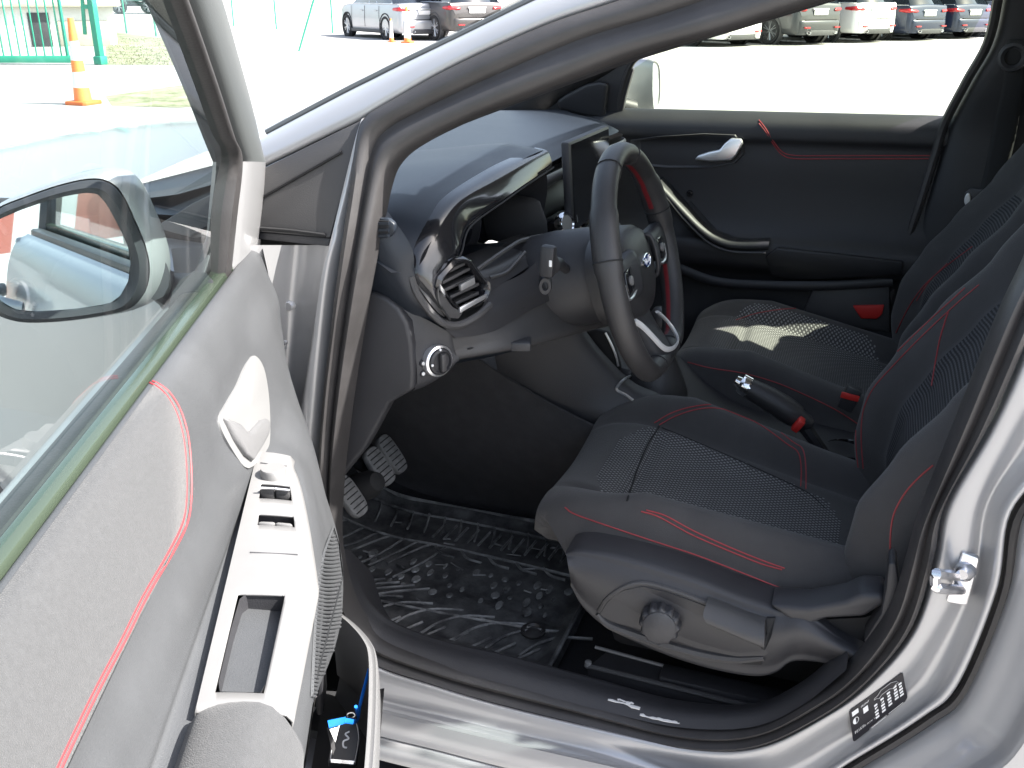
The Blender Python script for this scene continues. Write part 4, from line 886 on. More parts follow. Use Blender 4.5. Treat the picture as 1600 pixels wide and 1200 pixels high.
# near side trim of the driver's seat: moulded cover with knob and lever
cv=[(884,866),(892,855),(925,858),(985,872),(1060,893),(1130,920),(1200,945),(1225,950),(1300,945),(1345,935),(1392,940),(1400,962),(1362,1008),(1340,1018),(1322,1045),(1250,1040),(1195,1058),(1120,1050),(1040,1025),(985,1003),(940,978),(908,948),(890,905)]
def sc(px,py,y): return Y(px,py,y)
cvr=[]
def cover_profile(top,bot,n=9):
    out=[]
    for k in range(n):
        f=k/(n-1); px=top[0]+(bot[0]-top[0])*f; py=top[1]+(bot[1]-top[1])*f
        y=.075-.020*math.sin(math.pi*min(1,f*1.05))
        out.append(Y(px,py,y))
    return [out[0]+V((0,.05,0))]+out+[out[-1]+V((0,.05,0))]
tops=[(884,862),(905,858),(950,864),(1010,879),(1080,901),(1150,928),(1205,946),(1225,951),(1262,955),(1310,990),(1350,1010)]
bots=[(893,915),(912,948),(948,980),(1000,1006),(1060,1030),(1125,1048),(1180,1056),(1212,1050),(1240,1032),(1290,1035),(1320,1045)]
side_cover=MB().surf([cover_profile(t,b_) for t,b_ in zip(tops,bots)],34,70).build('side_cover',M['plastic'],seat,angle=60)
arm=[(1200,946),(1262,950),(1320,940),(1345,928),(1380,930),(1385,944),(1350,965),(1290,968),(1262,978),(1232,968)]
b=MB(); b.plate([Y(px,py,.064) for px,py in arm],(0,.05,0)); b.build('recliner_cover',M['plastic'],seat,bevel=.008,seg=3)
b=MB(); b.plate([Y(px,py,.085) for px,py in [(1262,978),(1290,968),(1350,965),(1395,950),(1372,1000),(1350,1012),(1310,992)]],(0,.02,0)); b.build('recliner_recess',M['dark'],seat)
b=MB(); b.plate([Y(px,py,.052) for px,py in [(1388,880),(1400,880),(1405,915),(1395,960),(1360,1010),(1348,1004),(1376,960),(1384,920)]],(0,.04,0)); b.build('recliner_arm',M['plastic'],seat,bevel=.006)
# scooped recess with raised lower lip
rec=[(936,962),(950,940),(975,922),(1005,916),(1040,924),(1080,938),(1106,948),(1112,962),(1160,975),(1196,985),(1200,1020),(1192,1026),(1150,1025),(1090,1012),(1030,990),(985,978),(950,970)]
scv=bvh_of(side_cover)
def onc(px,py,l): 
    p=on(scv,px,py,0) 
    return (p if p else Y(px,py,.06))+V((0,-l,0))
b=MB(); b.plate([onc(px,py,.0012) for px,py in rec],(0,.004,0)); b.build('scoop',M['plastic'],seat)
b=MB(); lp=cr([V((px,py,0)) for px,py in [(934,958),(950,974),(985,988),(1040,1006),(1100,1022),(1150,1029),(1194,1027)]],30); b.tube([onc(p.x,p.y,.001) for p in lp],[.004+.004*math.sin(math.pi*i/29) for i in range(30)],8); b.build('scoop_lip',M['plastic_grey'],seat)
b=MB(); lp=cr([V((px,py,0)) for px,py in [(936,955),(950,934),(976,917),(1006,911),(1050,922),(1104,942)]],24); b.tube([onc(p.x,p.y,.0) for p in lp],.0035,8); b.build('scoop_lip',M['plastic_grey'],seat)
kc=onc(1033,967,.0); kn=V((.10,-1,.12)).normalized(); kx=V((1,0,0)); kx=(kx-kn*kx.dot(kn)).normalized(); kz=kn.cross(kx)
b=MB(); rr=[]
for n,k in ((-.004,1.0),(.016,1.0),(.022,.96),(.024,.86)):
    rr.append([kc+kn*n+(kx*math.cos(2*math.pi*i/96)+kz*math.sin(2*math.pi*i/96))*(.0265*k*(1+.07*math.cos(12*2*math.pi*i/96))) for i in range(96)])
b.grid(rr,closed_u=True); b.poly(rr[-1][::1]); knob=b.build('adjuster_knob',M['plastic'],seat,angle=50)
b=MB(); b.lathe(kc,kn,[(.0225,.022),(.0225,.0265),(.0205,.028),(0,.029)],32); b.build('knob_face',M['plastic'],seat)
lv=[[(1107,932),(1104,945),(1112,962)],[(1130,940),(1128,955),(1136,972)],[(1165,954),(1165,970),(1168,986)],[(1197,965),(1198,980),(1197,998)]]
b=MB(); L3=[]
for k,c in enumerate(lv):
    a0,a1,a2=[onc(px,py,.0) for px,py in c]; L3.append([a0+V((0,.004,0)),a0+V((0,-.016,0)),a1+V((0,-.026,0)),a2+V((0,-.022,0)),a2+V((0,.004,0))])
b.surf(L3,18,20); b.poly([p for p in L3[0]]); b.poly([p for p in L3[-1]]); b.build('height_lever',M['plastic_grey'],seat,angle=60)
b=MB(); b.plate([onc(px,py,.006) for px,py in [(1199,962),(1212,962),(1206,990),(1196,1012),(1190,1010),(1200,985)]],(0,.004,0)); b.build('slot',M['dark'],seat)
b=MB(); b.plate([onc(px,py,.002) for px,py in [(1160,1030),(1190,1032),(1190,1038),(1160,1036)]],(0,.004,0)); b.build('slot',M['dark'],seat)
# rail covers seen below the seat
b=MB(); p=[Z(917,1042,.385),Z(1195,1112,.385),Z(1240,1090,.385),Z(950,1015,.385)]; b.plate(p,(0,0,-.03)); b.build('rail_cover',M['plastic'],seat,bevel=.003)
b=MB(); b.tube([Z(916,1040,.387),Z(1050,1073,.387),Z(1194,1110,.387)],.0042,8); b.build('rail_edge',M['plastic_grey'],seat)
b=MB(); b.tube([Z(930,1011,.387),Z(1080,1052,.387),Z(1226,1104,.387)],.0028,8); b.build('rail_edge',M['satin_panel'],seat)
b=MB(); b.lathe(Z(919,1037,.39),(0,0,1),[(0,.006),(.005,.004),(.006,-.004)],10); b.build('rail_bolt',M['satin_panel'],seat)
# seat belt buckles
b=MB(); b.box(Y(1328,622,.82),(.03,.022,.05),Matrix.Rotation(.3,3,'Y')); bk=b.build('belt_buckle',M['plastic'],pseat,bevel=.004)
b=MB(); b.box(Y(1328,620,.808),(.034,.004,.012),Matrix.Rotation(.15,3,'Y')); b.build('red_button',M['red_plastic'],pseat,bevel=.001)

# scuff marks on the seal of the sill
sb=bvh_of(bpy.data.objects['door_seal'],bpy.data.objects['scuff_plate'])
b=MB(); rnd=random.Random(4)
for path,w in (([(950,1094),(975,1100),(1000,1107)],.0035),([(965,1093),(990,1100)],.0025),([(1000,1116),(1020,1122),(1058,1130)],.0034),([(1022,1122),(1050,1127),(1062,1131)],.002)):
    q=[on(sb,a,c,.0008) for a,c in [(p.x,p.y+rnd.uniform(-1,1)) for p in cr([V((a,c,0)) for a,c in path],9)]]; q=[p for p in q if p]
    if len(q)>2: b.tube(q,[w*rnd.uniform(.35,1) for _ in q],6,flat=(.35,1.0))
b.build('seal_scuff',M['white_tag'],car)

# ------------------------------------------------------------------ open driver's door
UC=[.02,.07,.13,.20,.27,.34,.42,.55,.70,.85,1.0,1.12]
def nrow(z,vals): return [DL(u,n+(.007 if .80<z<.96 and k<4 else 0),z) for k,(u,n) in enumerate(zip(UC,vals))]
trows=[
 nrow(1.012,[.006,.006,.006,.006,.006,.006,.006,.006,.006,.006,.006,.006]),
 nrow(1.020,[.014,.014,.014,.014,.014,.014,.014,.014,.014,.014,.014,.014]),
 nrow(1.012,[.026,.027,.028,.028,.028,.028,.028,.028,.028,.028,.028,.028]),
 nrow(.985,[.034,.036,.038,.039,.040,.040,.040,.040,.040,.040,.040,.040]),
 nrow(.955,[.036,.039,.042,.044,.045,.046,.046,.046,.046,.046,.046,.046]),
 nrow(.925,[.037,.042,.047,.050,.052,.053,.053,.053,.052,.052,.052,.052]),
 nrow(.900,[.038,.045,.052,.056,.059,.061,.063,.064,.063,.062,.062,.062]),
 nrow(.878,[.039,.048,.057,.063,.068,.068,.066,.068,.070,.072,.072,.072]),
 nrow(.868,[.040,.050,.060,.069,.076,.080,.072,.073,.078,.080,.080,.080]),
 nrow(.858,[.041,.052,.064,.076,.088,.105,.115,.128,.138,.140,.140,.138]),
 nrow(.845,[.043,.055,.069,.084,.098,.114,.130,.146,.152,.154,.154,.15]),
 nrow(.815,[.047,.061,.078,.095,.109,.123,.137,.150,.155,.156,.156,.15]),
 nrow(.75,[.055,.073,.094,.112,.124,.133,.137,.136,.134,.134,.134,.134]),
 nrow(.66,[.062,.085,.109,.124,.132,.134,.124,.108,.100,.098,.098,.098]),
 nrow(.57,[.064,.083,.095,.100,.100,.096,.086,.078,.074,.074,.074,.074]),
 nrow(.50,[.058,.064,.066,.066,.066,.066,.066,.066,.066,.066,.066,.066]),
 nrow(.40,[.055,.06,.062,.064,.066,.066,.066,.066,.066,.066,.066,.066]),
 nrow(.36,[.0,.0,.0,.0,.0,.0,.0,.0,.0,.0,.0,.0])]
door=MB().surf(trows,110,120).build('driver_door',M['door_plastic'],car,angle=75)
dv=bvh_of(door)
def ond(px,py,l=.001): return on(dv,px,py,l)
# front edge cap and outer skin
fe=[]
for z,n in ((1.02,.030),(.93,.04),(.85,.045),(.75,.056),(.66,.063),(.57,.065),(.5,.06),(.4,.055),(.36,.03)):
    fe.append([DL(.02,n,z),DL(.005,n-.01,z),DL(.0,-.02,z),DL(.0,-.06,z),DL(.01,-.088,z)])
MB().surf(fe,14,30).build('door_edge',M['silver_jamb'],door,angle=60)
os_=[]
for z,n in ((1.005,-.035),(.99,-.06),(.94,-.082),(.85,-.098),(.72,-.100),(.6,-.088),(.48,-.092),(.38,-.095),(.34,-.07),(.345,-.02)):
    os_.append([DL(u,n,z) for u in (.0,.03,.3,.6,.9,1.12,1.145)])
MB().surf(os_,30,40).build('door_skin',M['silver'],door,angle=60)
MB().plate([DL(.0,-.03,.35),DL(1.13,-.03,.35),DL(1.13,.06,.35),DL(0,.05,.35)],(0,0,-.012)).build('door_bottom',M['rubber'],door)
MB().plate([DL(1.135,-.08,.36),DL(1.135,.10,.36),DL(1.135,.04,1.0),DL(1.135,-.06,1.0)],DU*.012).build('door_shut_face',M['silver_jamb'],door,bevel=.006)
hdl=MB(); hp=cr([DL(.90,-.10,.90),DL(.93,-.128,.905),DL(1.0,-.134,.91),DL(1.06,-.125,.912),DL(1.085,-.10,.912)],20); hdl.tube(hp,[.008+.006*math.sin(math.pi*i/19) for i in range(20)],10,flat=(1.5,.6)); hdl.build('outer_handle',M['silver'],door)
# window frame: lower upright and the raked front pillar
def fr(px,py,n): return DP(px,py,n)
lean=lambda z: .000+.20*(z-1.0)
def frp(px,py): return plane_pt(px,py,DO+V((0,0,1.0)),(DN-V((0,0,.20))).normalized())
fl_=[frp(px,py) for px,py in [(346,440),(356,345),(366,252),(352,212),(330,148),(304,76),(276,2),(240,-90)]]
fr_=[frp(px,py) for px,py in [(396,448),(404,345),(409,254),(404,236),(388,168),(366,92),(340,5),(306,-90)]]
k1=[a.lerp(c,.16) for a,c in zip(fl_,fr_)]
lo_,up_=slice(0,3),slice(2,8)
def framepart(sl,name,m):
    L=k1[sl]; R=fr_[sl]; b=MB()
    b.surf([[p-DN*.03 for p in L],[p+DN*.004 for p in L],[a.lerp(c,.35)+DN*.012 for a,c in zip(L,R)],[a.lerp(c,.8)+DN*.010 for a,c in zip(L,R)],[p+DN*.0 for p in R],[p-DN*.03 for p in R]],26,16)
    return b.build(name,m,door,angle=50)
framepart(slice(0,3),'window_upright',M['silver_jamb']); framepart(slice(2,8),'window_frame',M['frame_grey'])
b=MB(); b.surf([[p-DN*.02 for p in fl_],[p+DN*.002 for p in fl_],[a.lerp(c,.5)+DN*.006 for a,c in zip(fl_,k1)],[p+DN*.002 for p in k1],[p-DN*.02 for p in k1]],40,8); b.build('glass_run',M['rubber'],door,angle=60)
b=MB(); b.tube(cr([fr_[i]+DN*-.002+DU*-.004 for i in range(2,8)],24),.004,6); b.build('frame_edge',M['satin_panel'],door)
# upper frame and rear upright, out of the picture
tp=[k1[-1],DL(.62,.09,1.44),DL(.95,.10,1.46),DL(1.12,.08,1.36),DL(1.14,.0,1.0)]
MB().tube(cr(tp,40),.02,8).build('window_frame',M['plastic_grey'],door)
# window glass, lowered edge of the belt and green ground edge of the pane
gb=[DL(.04,-.004,1.0),DL(.4,-.004,1.0),DL(.8,-.004,1.0),DL(1.13,-.004,1.0)]
gt=[DL(.05,.015,1.10),DL(.45,.085,1.43),DL(.85,.09,1.455),DL(1.12,.075,1.36)]
MB().surf([gb,[a.lerp(c,.5)+DN*-.004 for a,c in zip(gb,gt)],gt],20,12).build('window_glass',M['door_glass'],door)
b=MB(); b.box(DL(.585,.001,1.010),(1.09,.014,.026),Matrix.Rotation(-DTH,3,'Z')); b.build('belt_seal',M['glass_edge'],door,bevel=.002)
b=MB(); b.tube([DL(.05,.006,1.019),DL(1.12,.006,1.019)],.0022,6); b.build('glass_edge_line',M['plastic_soft'],door)
b=MB(); b.box(DL(.585,-.022,1.005),(1.09,.022,.02),Matrix.Rotation(-DTH,3,'Z')); b.build('outer_belt_seal',M['rubber'],door,bevel=.005)
# cloth insert behind the red seam
ins=[]
def seampt(px,py): return ond(px,py,.0)
SEAM=[(214,592),(236,597),(258,612),(276,640),(288,680),(293,730),(293,780),(286,820),(262,868),(225,930),(190,1000),(150,1075),(118,1140),(92,1195),(70,1245)]
sp_=[seampt(*p) for p in SEAM]; sp_=[p for p in sp_ if p]
def to_un(p): r=p-DO; return (r.dot(DU),r.dot(DN),r.z)
b=MB()
su=[to_un(p) for p in sp_]
def surf_n(u,z):
    o=DL(u,.4,z); h=dv.ray_cast(o,-DN); return (h[0]-DO).dot(DN) if h[0] else .05
left=[]
rowsI=[]
for u,n,z in su:
    row=[]
    for k in range(9):
        f=k/8; uu=u+(1.10-u)*f; zz=z+(( z if z<.95 else z)-z)*f
        row.append(DL(uu,surf_n(uu,zz)+.0016,zz))
    rowsI.append(row)
MB().grid(rowsI).build('cloth_insert',M['door_fabric'],door,angle=80,solid=.0015,solid_off=0)
dv2=bvh_of(door,bpy.data.objects['cloth_insert'])
pa=[(p[0]-3,p[1]+1) for p in SEAM]; pb=[(p[0]+5,p[1]) for p in SEAM]
for p in (pa,pb):
    for b in seam(dv2,p,n=80,r=.0010,lift=.0004): b.build('stitching',M['red_thread'],door)
# inside handle: recess coloured pale in place of sunlight, with a grey paddle
rp=[(396,556),(410,575),(418,620),(420,680),(414,705),(386,732),(362,706),(340,660),(352,630),(370,598),(384,568)]
rpp=[ond(px,py,.001) for px,py in rp]; rc=sum(rpp,V())/len(rpp)
inn=[rc+(p-rc)*.975+DN*.0005 for p in rpp]; deep=[rc+(p-rc)*.95-DN*.002 for p in rpp]
b=MB(); rpp=cr([p+DN*.0008 for p in rpp],44,True); b.grid([[p-DN*.004 for p in rpp],rpp,[rc+(p-rc)*.6+DN*.0012 for p in rpp],[rc+(p-rc)*.05+DN*.0012 for p in rpp]],closed_u=True); b.poly([rc+(p-rc)*.05+DN*.0012 for p in rpp]); rcs=b.build('handle_recess',M['sunlit_recess'],door,angle=50)
pdl=[[ond(px,py,.002) for px,py in r] for r in (((343,652),(362,662),(384,680)),((352,676),(374,686),(398,668)),((384,722),(396,706),(412,680)))]
pd=[(344,655),(366,664),(380,680),(386,676),(398,660),(410,657),(416,666),(413,684),(402,702),(388,722),(378,714),(360,690)]
b=MB(); b.plate([ond(px,py,.0075) for px,py in pd],-DN*.012); b.build('door_handle',M['pocket_grey'],door,bevel=.004,seg=3)
# switch panel on the armrest
def sw(u,f,l=0.0):
    """point on the panel: u along the door, f 0 (window side) .. 1 (cabin side)"""
    n0=.066+.022*(u-.36)/.35; n1=.098+.052*min(1,max(0,(u-.35)/.22))**.8; z=.879-.008*(u-.36)/.35
    return DL(u,n0+(n1-n0)*f,z+.004-.006*f*f+l)
us=[.335+.385*k/40 for k in range(41)]
def holes(u,f):
    return (.405<u<.432 and .22<f<.83) or (.458<u<.484 and .25<f<.82) or (.585<u<.70 and .18<f<.70)
FS=[k/30 for k in range(31)]
b=MB(); rows_=[[sw(u,f) for f in FS] for u in us]
base=len(b.v)
for r in rows_: b.v+=r
for i in range(40):
    for j in range(30):
        u=(us[i]+us[i+1])/2; f=(FS[j]+FS[j+1])/2
        if not holes(u,f): b.f.append((i*31+j,i*31+j+1,(i+1)*31+j+1,(i+1)*31+j)); b.m.append(0)
# rim down into the trim
b.grid([[p for p in [sw(u,1) for u in us]],[p+DN*.004-V((0,0,.006)) for p in [sw(u,1) for u in us]],[p-V((0,0,.02)) for p in [sw(u,1) for u in us]]])
b.grid([[sw(u,0) for u in us],[sw(u,0)-DN*.002-V((0,0,.012)) for u in us]])
b.grid([[sw(us[0],f) for f in FS],[sw(us[0],f)-DU*.006-V((0,0,.012)) for f in FS]])
swp=b.build('switch_panel',M['satin_panel'],door,angle=50,solid=.002)
def pit(u0,u1,f0,f1,d,name,m,ramp=0):
    b=MB(); t=[sw(u0,f0),sw(u1,f0),sw(u1,f1),sw(u0,f1)]; bt=[p-V((0,0,d)) for p in t]
    if ramp: bt[1]=t[1]-V((0,0,.004)); bt[2]=t[2]-V((0,0,.004))
    for k in range(4): b.poly([t[k],t[(k+1)%4],bt[(k+1)%4],bt[k]])
    b.poly(bt); return b.build(name,m,door)
pit(.404,.433,.22,.83,.016,'switch_pit',M['plastic'],1); pit(.457,.485,.25,.82,.016,'switch_pit',M['plastic'],1)
# cup-shaped grab pocket
b=MB(); gp0=[]
def gq(u,f,d): return sw(u,f)-V((0,0,d))
ring=[(.584,.26),(.584,.66),(.590,.71),(.63,.705),(.69,.70),(.70,.66),(.70,.22),(.69,.18),(.63,.18),(.592,.20)]
b.grid([[gq(u,f,.0) for u,f in ring],[gq(.632+(u-.632)*.96,.46+(f-.46)*.95,.02) for u,f in ring],[gq(.632+(u-.632)*.92,.46+(f-.46)*.85,.09) for u,f in ring]],closed_u=True)
b.poly([gq(.632+(u-.632)*.92,.46+(f-.46)*.85,.09) for u,f in ring]); b.build('grab_pocket',M['plastic'],door,angle=50)
# window switches and mirror knob
for u0,f0,f1 in ((.4185,.24,.52),(.4185,.53,.81)):
    b=MB(); c=[sw(u0-.012,f0,-.004),sw(u0+.004,f0,.006),sw(u0+.004,f1,.006),sw(u0-.012,f1,-.004)]; b.plate(c,(0,0,-.012)); ws_=b.build('window_switch',M['plastic_grey'],door,bevel=.002)
    b=MB(); m0=sw(u0-.002,(f0+f1)/2-.05,.0045); b.plate([sw(u0-.001,(f0+f1)/2-.06,.0045),sw(u0-.001,(f0+f1)/2+.06,.0045),sw(u0-.005,(f0+f1)/2+.07,.0022),sw(u0-.005,(f0+f1)/2-.03,.0022)],(0,0,-.001)); b.build('switch_mark',M['white_mark'],door)
    b=MB(); b.tube([sw(u0+.0042,f0,.0064),sw(u0+.0042,f1,.0064)],.0013,5); b.build('switch_lip',M['satin'],door)
for f0,f1 in ((.27,.53),(.54,.80)):
    b=MB(); c=[sw(.463,f0,-.006),sw(.478,f0,.002),sw(.478,f1,.002),sw(.463,f1,-.006)]; b.plate(c,(0,0,-.010)); b.build('window_switch',M['satin_panel'],door,bevel=.002)
b=MB(); b.lathe(sw(.385,.50,-.001),(0,0,1),[(.0125,-.004),(.0125,.008),(.0115,.010),(0,.0105)],24); b.build('mirror_knob',M['satin_panel'],door)
b=MB(); b.tube([sw(.525,.22,.0004),sw(.525,.84,.0004)],.0007,4); b.build('panel_gap',M['plastic'],door)
b=MB(); b.tube([sw(.36,.16,.0004),sw(.362,.5,.0004),sw(.36,.88,.0004)],.0007,4); b.build('panel_gap',M['plastic'],door)
# elbow pad behind the panel
el=[]
for u in (.722,.735,.80,.95,1.10):
    k=1 if u>.73 else .6
    el.append([DL(u,.084,.866),DL(u,.094,.866+.016*k),DL(u,.115,.866+.024*k),DL(u,.142,.866+.018*k),DL(u,.158,.845),DL(u,.157,.82)])
MB().surf(el,16,24).build('elbow_pad',M['door_fabric'],door,angle=70)
# speaker grille: fine ribs
gpath_top=(518,826); 
b=MB(); outl=[(519,822),(528,850),(534,900),(535,955),(530,1010),(518,1060),(505,1090),(492,1108),(484,1090),(486,1040),(489,980),(494,920),(504,862)]
o_=[ond(px,py,.0006) for px,py in outl]; 
o_=[p for p in o_ if p]
spk=MB(); oc=sum(o_,V())/len(o_)
spk.grid([o_,[oc+(p-oc)*.97+DN*.002 for p in o_]],closed_u=True); spk=spk.build('speaker_grille',M['door_plastic'],door)
for k in range(46):
    py=836+k*(1104-836)/45
    f=(py-822)/(1108-822)
    import bisect
    def edge_x(side_):
        L=[(519,822),(528,850),(534,900),(535,955),(530,1010),(518,1060),(505,1090),(492,1108)] if side_ else [(519,822),(504,862),(494,920),(489,980),(486,1040),(484,1090),(492,1108)]
        for (x0,y0),(x1,y1) in zip(L,L[1:]):
            if y0<=py<=y1: return x0+(x1-x0)*(py-y0)/(y1-y0)
        return L[-1][0]
    x0,x1=edge_x(0),edge_x(1)
    if x1-x0<3: continue
    pts=[ond(x0+(x1-x0)*t,py+2.2*math.sin(math.pi*t),.0006) for t in (.04,.2,.4,.6,.8,.96)]; pts=[p for p in pts if p]
    if len(pts)>2: MB().tube(pts,.0012,5).build('grille_rib',M['door_plastic'],door)
# door pocket: outer wall with rounded front corner, dark trough
ow=[(540,1000),(560,1000),(574,1006),(580,1022),(583,1060),(588,1110),(592,1150),(586,1185),(575,1230)]
pk=[]
pin_=[DL(.13,.108,.535),DL(.17,.135,.54),DL(.205,.155,.54),DL(.235,.164,.538),DL(.30,.169,.535),(DL(.40,.172,.53)),DL(.55,.172,.53),DL(.8,.170,.53),DL(1.08,.165,.53)]
rowsP=[]
for dz,dn,th in ((.0,-.012,0),(.004,-.006,0),(.0,.0,0),(-.05,.0,0),(-.12,-.012,0),(-.17,-.03,0)):
    rowsP.append([p+DN*dn+V((0,0,dz)) for p in pin_])
MB().surf([[p+DN*-.012+V((0,0,-.10)) for p in pin_]]+rowsP,60,20).build('pocket_wall',M['pocket_grey'],door,angle=60)  # wall tone lighter than the door trim, making up for its shade
fl_p=[[DL(u,.075,.40),DL(u,.12,.395),DL(u,.16,.40)] for u in (.12,.4,.8,1.08)]
MB().surf(fl_p,8,12).build('pocket_floor',M['dark'],door)
b=MB(); q=[DL(.16,.092,.60),DL(.22,.094,.60),DL(.22,.088,.44),DL(.16,.086,.44)]; b.plate(q,-DN*.01); b.build('pocket_panel',M['plastic'],door,bevel=.004)
# door mirror outside the glass
def DLm(u,n,z): return DL(u,n,z)
mc=DP(96,392,-.15); mu,mn_,mz=to_un(mc)
mnrm=(DU*.955+DN*.27+V((0,0,.06))).normalized(); mx=V((0,0,1)).cross(mnrm).normalized(); my=mnrm.cross(mx)
def mp(px,py,l=0): return plane_pt(px,py,mc,mnrm)+mnrm*l
glass_o=[(-30,372),(0,342),(40,325),(90,309),(132,301),(152,303),(166,318),(184,350),(200,385),(204,412),(200,440),(188,462),(172,474),(120,483),(60,487),(25,484),(0,470),(-30,440)]
rim_o=[(-44,366),(-6,330),(38,311),(90,293),(136,283),(166,286),(188,304),(208,344),(226,388),(232,424),(226,455),(210,476),(184,487),(120,498),(58,503),(18,499),(-12,484),(-46,446)]
gp_=[mp(*p) for p in glass_o]; rp_=[mp(*p,.004) for p in rim_o]
b=MB(); b.poly(gp_); mgl=b.build('mirror_glass',M['mirror'],door)
b=MB(); n=len(rp_); rp2=cr(rp_,72,True); gp2_=cr([p+mnrm*.004 for p in gp_],72,True)
b.grid([[p-mnrm*.010 for p in gp2_],gp2_,[a.lerp(c,.5)+mnrm*.007 for a,c in zip(gp2_,rp2)],rp2,[p-mnrm*.02 for p in rp2]],closed_u=True); b.build('mirror_frame',M['plastic'],door,angle=60)
cenm=sum(rp2,V())/72
b=MB(); sh=[]
for d,k,sh_ in ((.014,1.02,0),(.022,1.08,.002),(.05,1.12,.006),(.085,1.04,.008),(.11,.80,.008),(.125,.45,.008),(.130,.02,.008)):
    sh.append([cenm+(p-cenm)*k-mnrm*d+mx*(-1 if mx.dot(DN)<0 else 1)*sh_*2.5 for p in rp2])
b.grid(sh,closed_u=True); b.build('mirror_housing',M['silver'],door,angle=70)
b=MB(); lowm=[]
b.tube(cr([mp(240,440,-.03),DP(262,452,-.085),DP(290,462,-.05),DP(300,470,-.02)],14),[.022,.021,.02,.02,.02,.02,.021,.022,.023,.024,.025,.026,.027,.028],12,flat=(1.25,.8)); b.build('mirror_arm',M['plastic'],door)
# sail panel at the front corner of the window
b=MB(); b.plate([DL(.03,-.03,1.0),DL(.20,-.03,1.0),DL(.17,-.02,1.03),DL(.06,-.012,1.09),DL(.03,-.012,1.08)],DN*.012); b.build('sail_panel',M['plastic'],door,bevel=.003)

# ------------------------------------------------------------------ key in the door pocket
key=thing('car_key','black car key on a blue cable tie lying in the driver door pocket','key',tuple(DL(.36,.13,.46)))
kc_=DP(541,1160,.130); kd=(CAM_POS-kc_); dist=kd.length; kd.normalize()
kn_=(kd*.8+V((0,0,.45))-DU*.25).normalized(); ku=(V((0,0,1))+DN*.12-DU*.15); ku=(ku-kn_*ku.dot(kn_)).normalized(); kv=kn_.cross(ku)
L_=33*dist/F_PX*1.12; W_=21*dist/F_PX
def kp(a,c,l=0): return kc_+ku*(a*L_)+kv*(c*W_)+kn_*l
ko=[(-1,-.80),(-.95,-.95),(0,-.98),(.6,-.75),(.95,-.45),(1.0,-.2),(1.0,.2),(.95,.45),(.6,.75),(0,.98),(-.95,.95),(-1,.8)]
MB().plate([kp(a,c,-.006) for a,c in ko],kn_*.012).build('fob',M['plastic'],key,bevel=.0025,seg=3)
MB().tube(cr([kp(a*.86,c*.86,.0062) for a,c in ko],40,True),.0006,5,closed=True).build('fob_trim',M['satin'],key)
b=MB(); b.plate([kp(-.98,-.75,.0055),kp(-.98,.75,.0055),kp(-.86,.78,.0065),kp(-.86,-.78,.0065)],kn_*.0012); b.build('fob_edge',M['chrome'],key)
b=MB(); b.tube(cr([kp(.35,-.12,.0066),kp(.22,.12,.0066),kp(.05,-.16,.0066),kp(-.08,.16,.0066),kp(-.30,.10,.0066),kp(-.34,-.14,.0066)],30),.0011,5); b.build('fob_script',M['white_mark'],key)
b=MB(); b.tube(cr([kp(1.0,0,.0),kp(1.12,-.3,.002),kp(1.22,-.1,.003),kp(1.16,.25,.002),kp(1.0,.1,.0)],24),.0010,6); b.build('key_ring',M['chrome'],key)
b=MB(); b.plate([DP(512,1128,.135),DP(540,1122,.137),DP(542,1130,.137),DP(514,1138,.135)],kn_*.003); b.build('blue_tag',M['blue_tag'],key,bevel=.001)
b=MB(); b.tube(cr([DP(540,1126,.138),DP(558,1126,.142),DP(563,1100,.146),DP(570,1072,.150),DP(577,1045,.155)],20),.0016,6,flat=(1.8,.5)); b.build('cable_tie',M['blue_tag'],key)
b=MB(); b.tube([DP(556,1104,.143),DP(560,1120,.143)],.0022,6); b.build('tie_tail',M['blue_tag'],key)
b=MB(); b.plate([DP(515,1140,.132),DP(530,1136,.135),DP(524,1160,.135)],kn_*.001); b.build('paper_tag',M['white_tag'],key)
b=MB(); b.plate([DP(511,1138,.128),DP(520,1136,.130),DP(524,1170,.132),DP(520,1180,.13)],kn_*.001); b.build('paper_tag',M['plastic_grey'],key)
# ------------------------------------------------------------------ far side: passenger door, pillars, mirror
FY=1.425
def fy(px,py,y=FY): return Y(px,py,y)
def far_side(px,py,base=FY,lean=-.34,z0=1.04):
    p=Y(px,py,base)
    if p.z>z0: p=plane_pt(px,py,V((0,base,z0)),V((0,1,-lean)).normalized())
    return p
pd_rows=[]
xs_=[-.80,-.72,-.66,-.55,-.42,-.3,-.15,0.0,.08,.15]
def pr(z,dy): return [V((x,FY+dy+(.012 if x<-.7 else 0),z+.012*(x+.7)/.8)) for x in xs_]
pd_rows=[pr(1.046,.014),pr(1.052,.004),pr(1.046,-.014),pr(1.026,-.036),pr(.995,-.040),pr(.975,-.032),pr(.93,-.034),pr(.86,-.036),pr(.80,-.045),pr(.765,-.060),pr(.745,-.080),pr(.72,-.085),pr(.69,-.080),pr(.66,-.052),pr(.60,-.045),pr(.5,-.055),pr(.38,-.05)]
pdoor=MB().surf(pd_rows,60,80).build('passenger_door',M['plastic_far'],car,angle=75)
pdv=bvh_of(pdoor)
def onp(px,py,l=.001): return on(pdv,px,py,l) or fy(px,py)
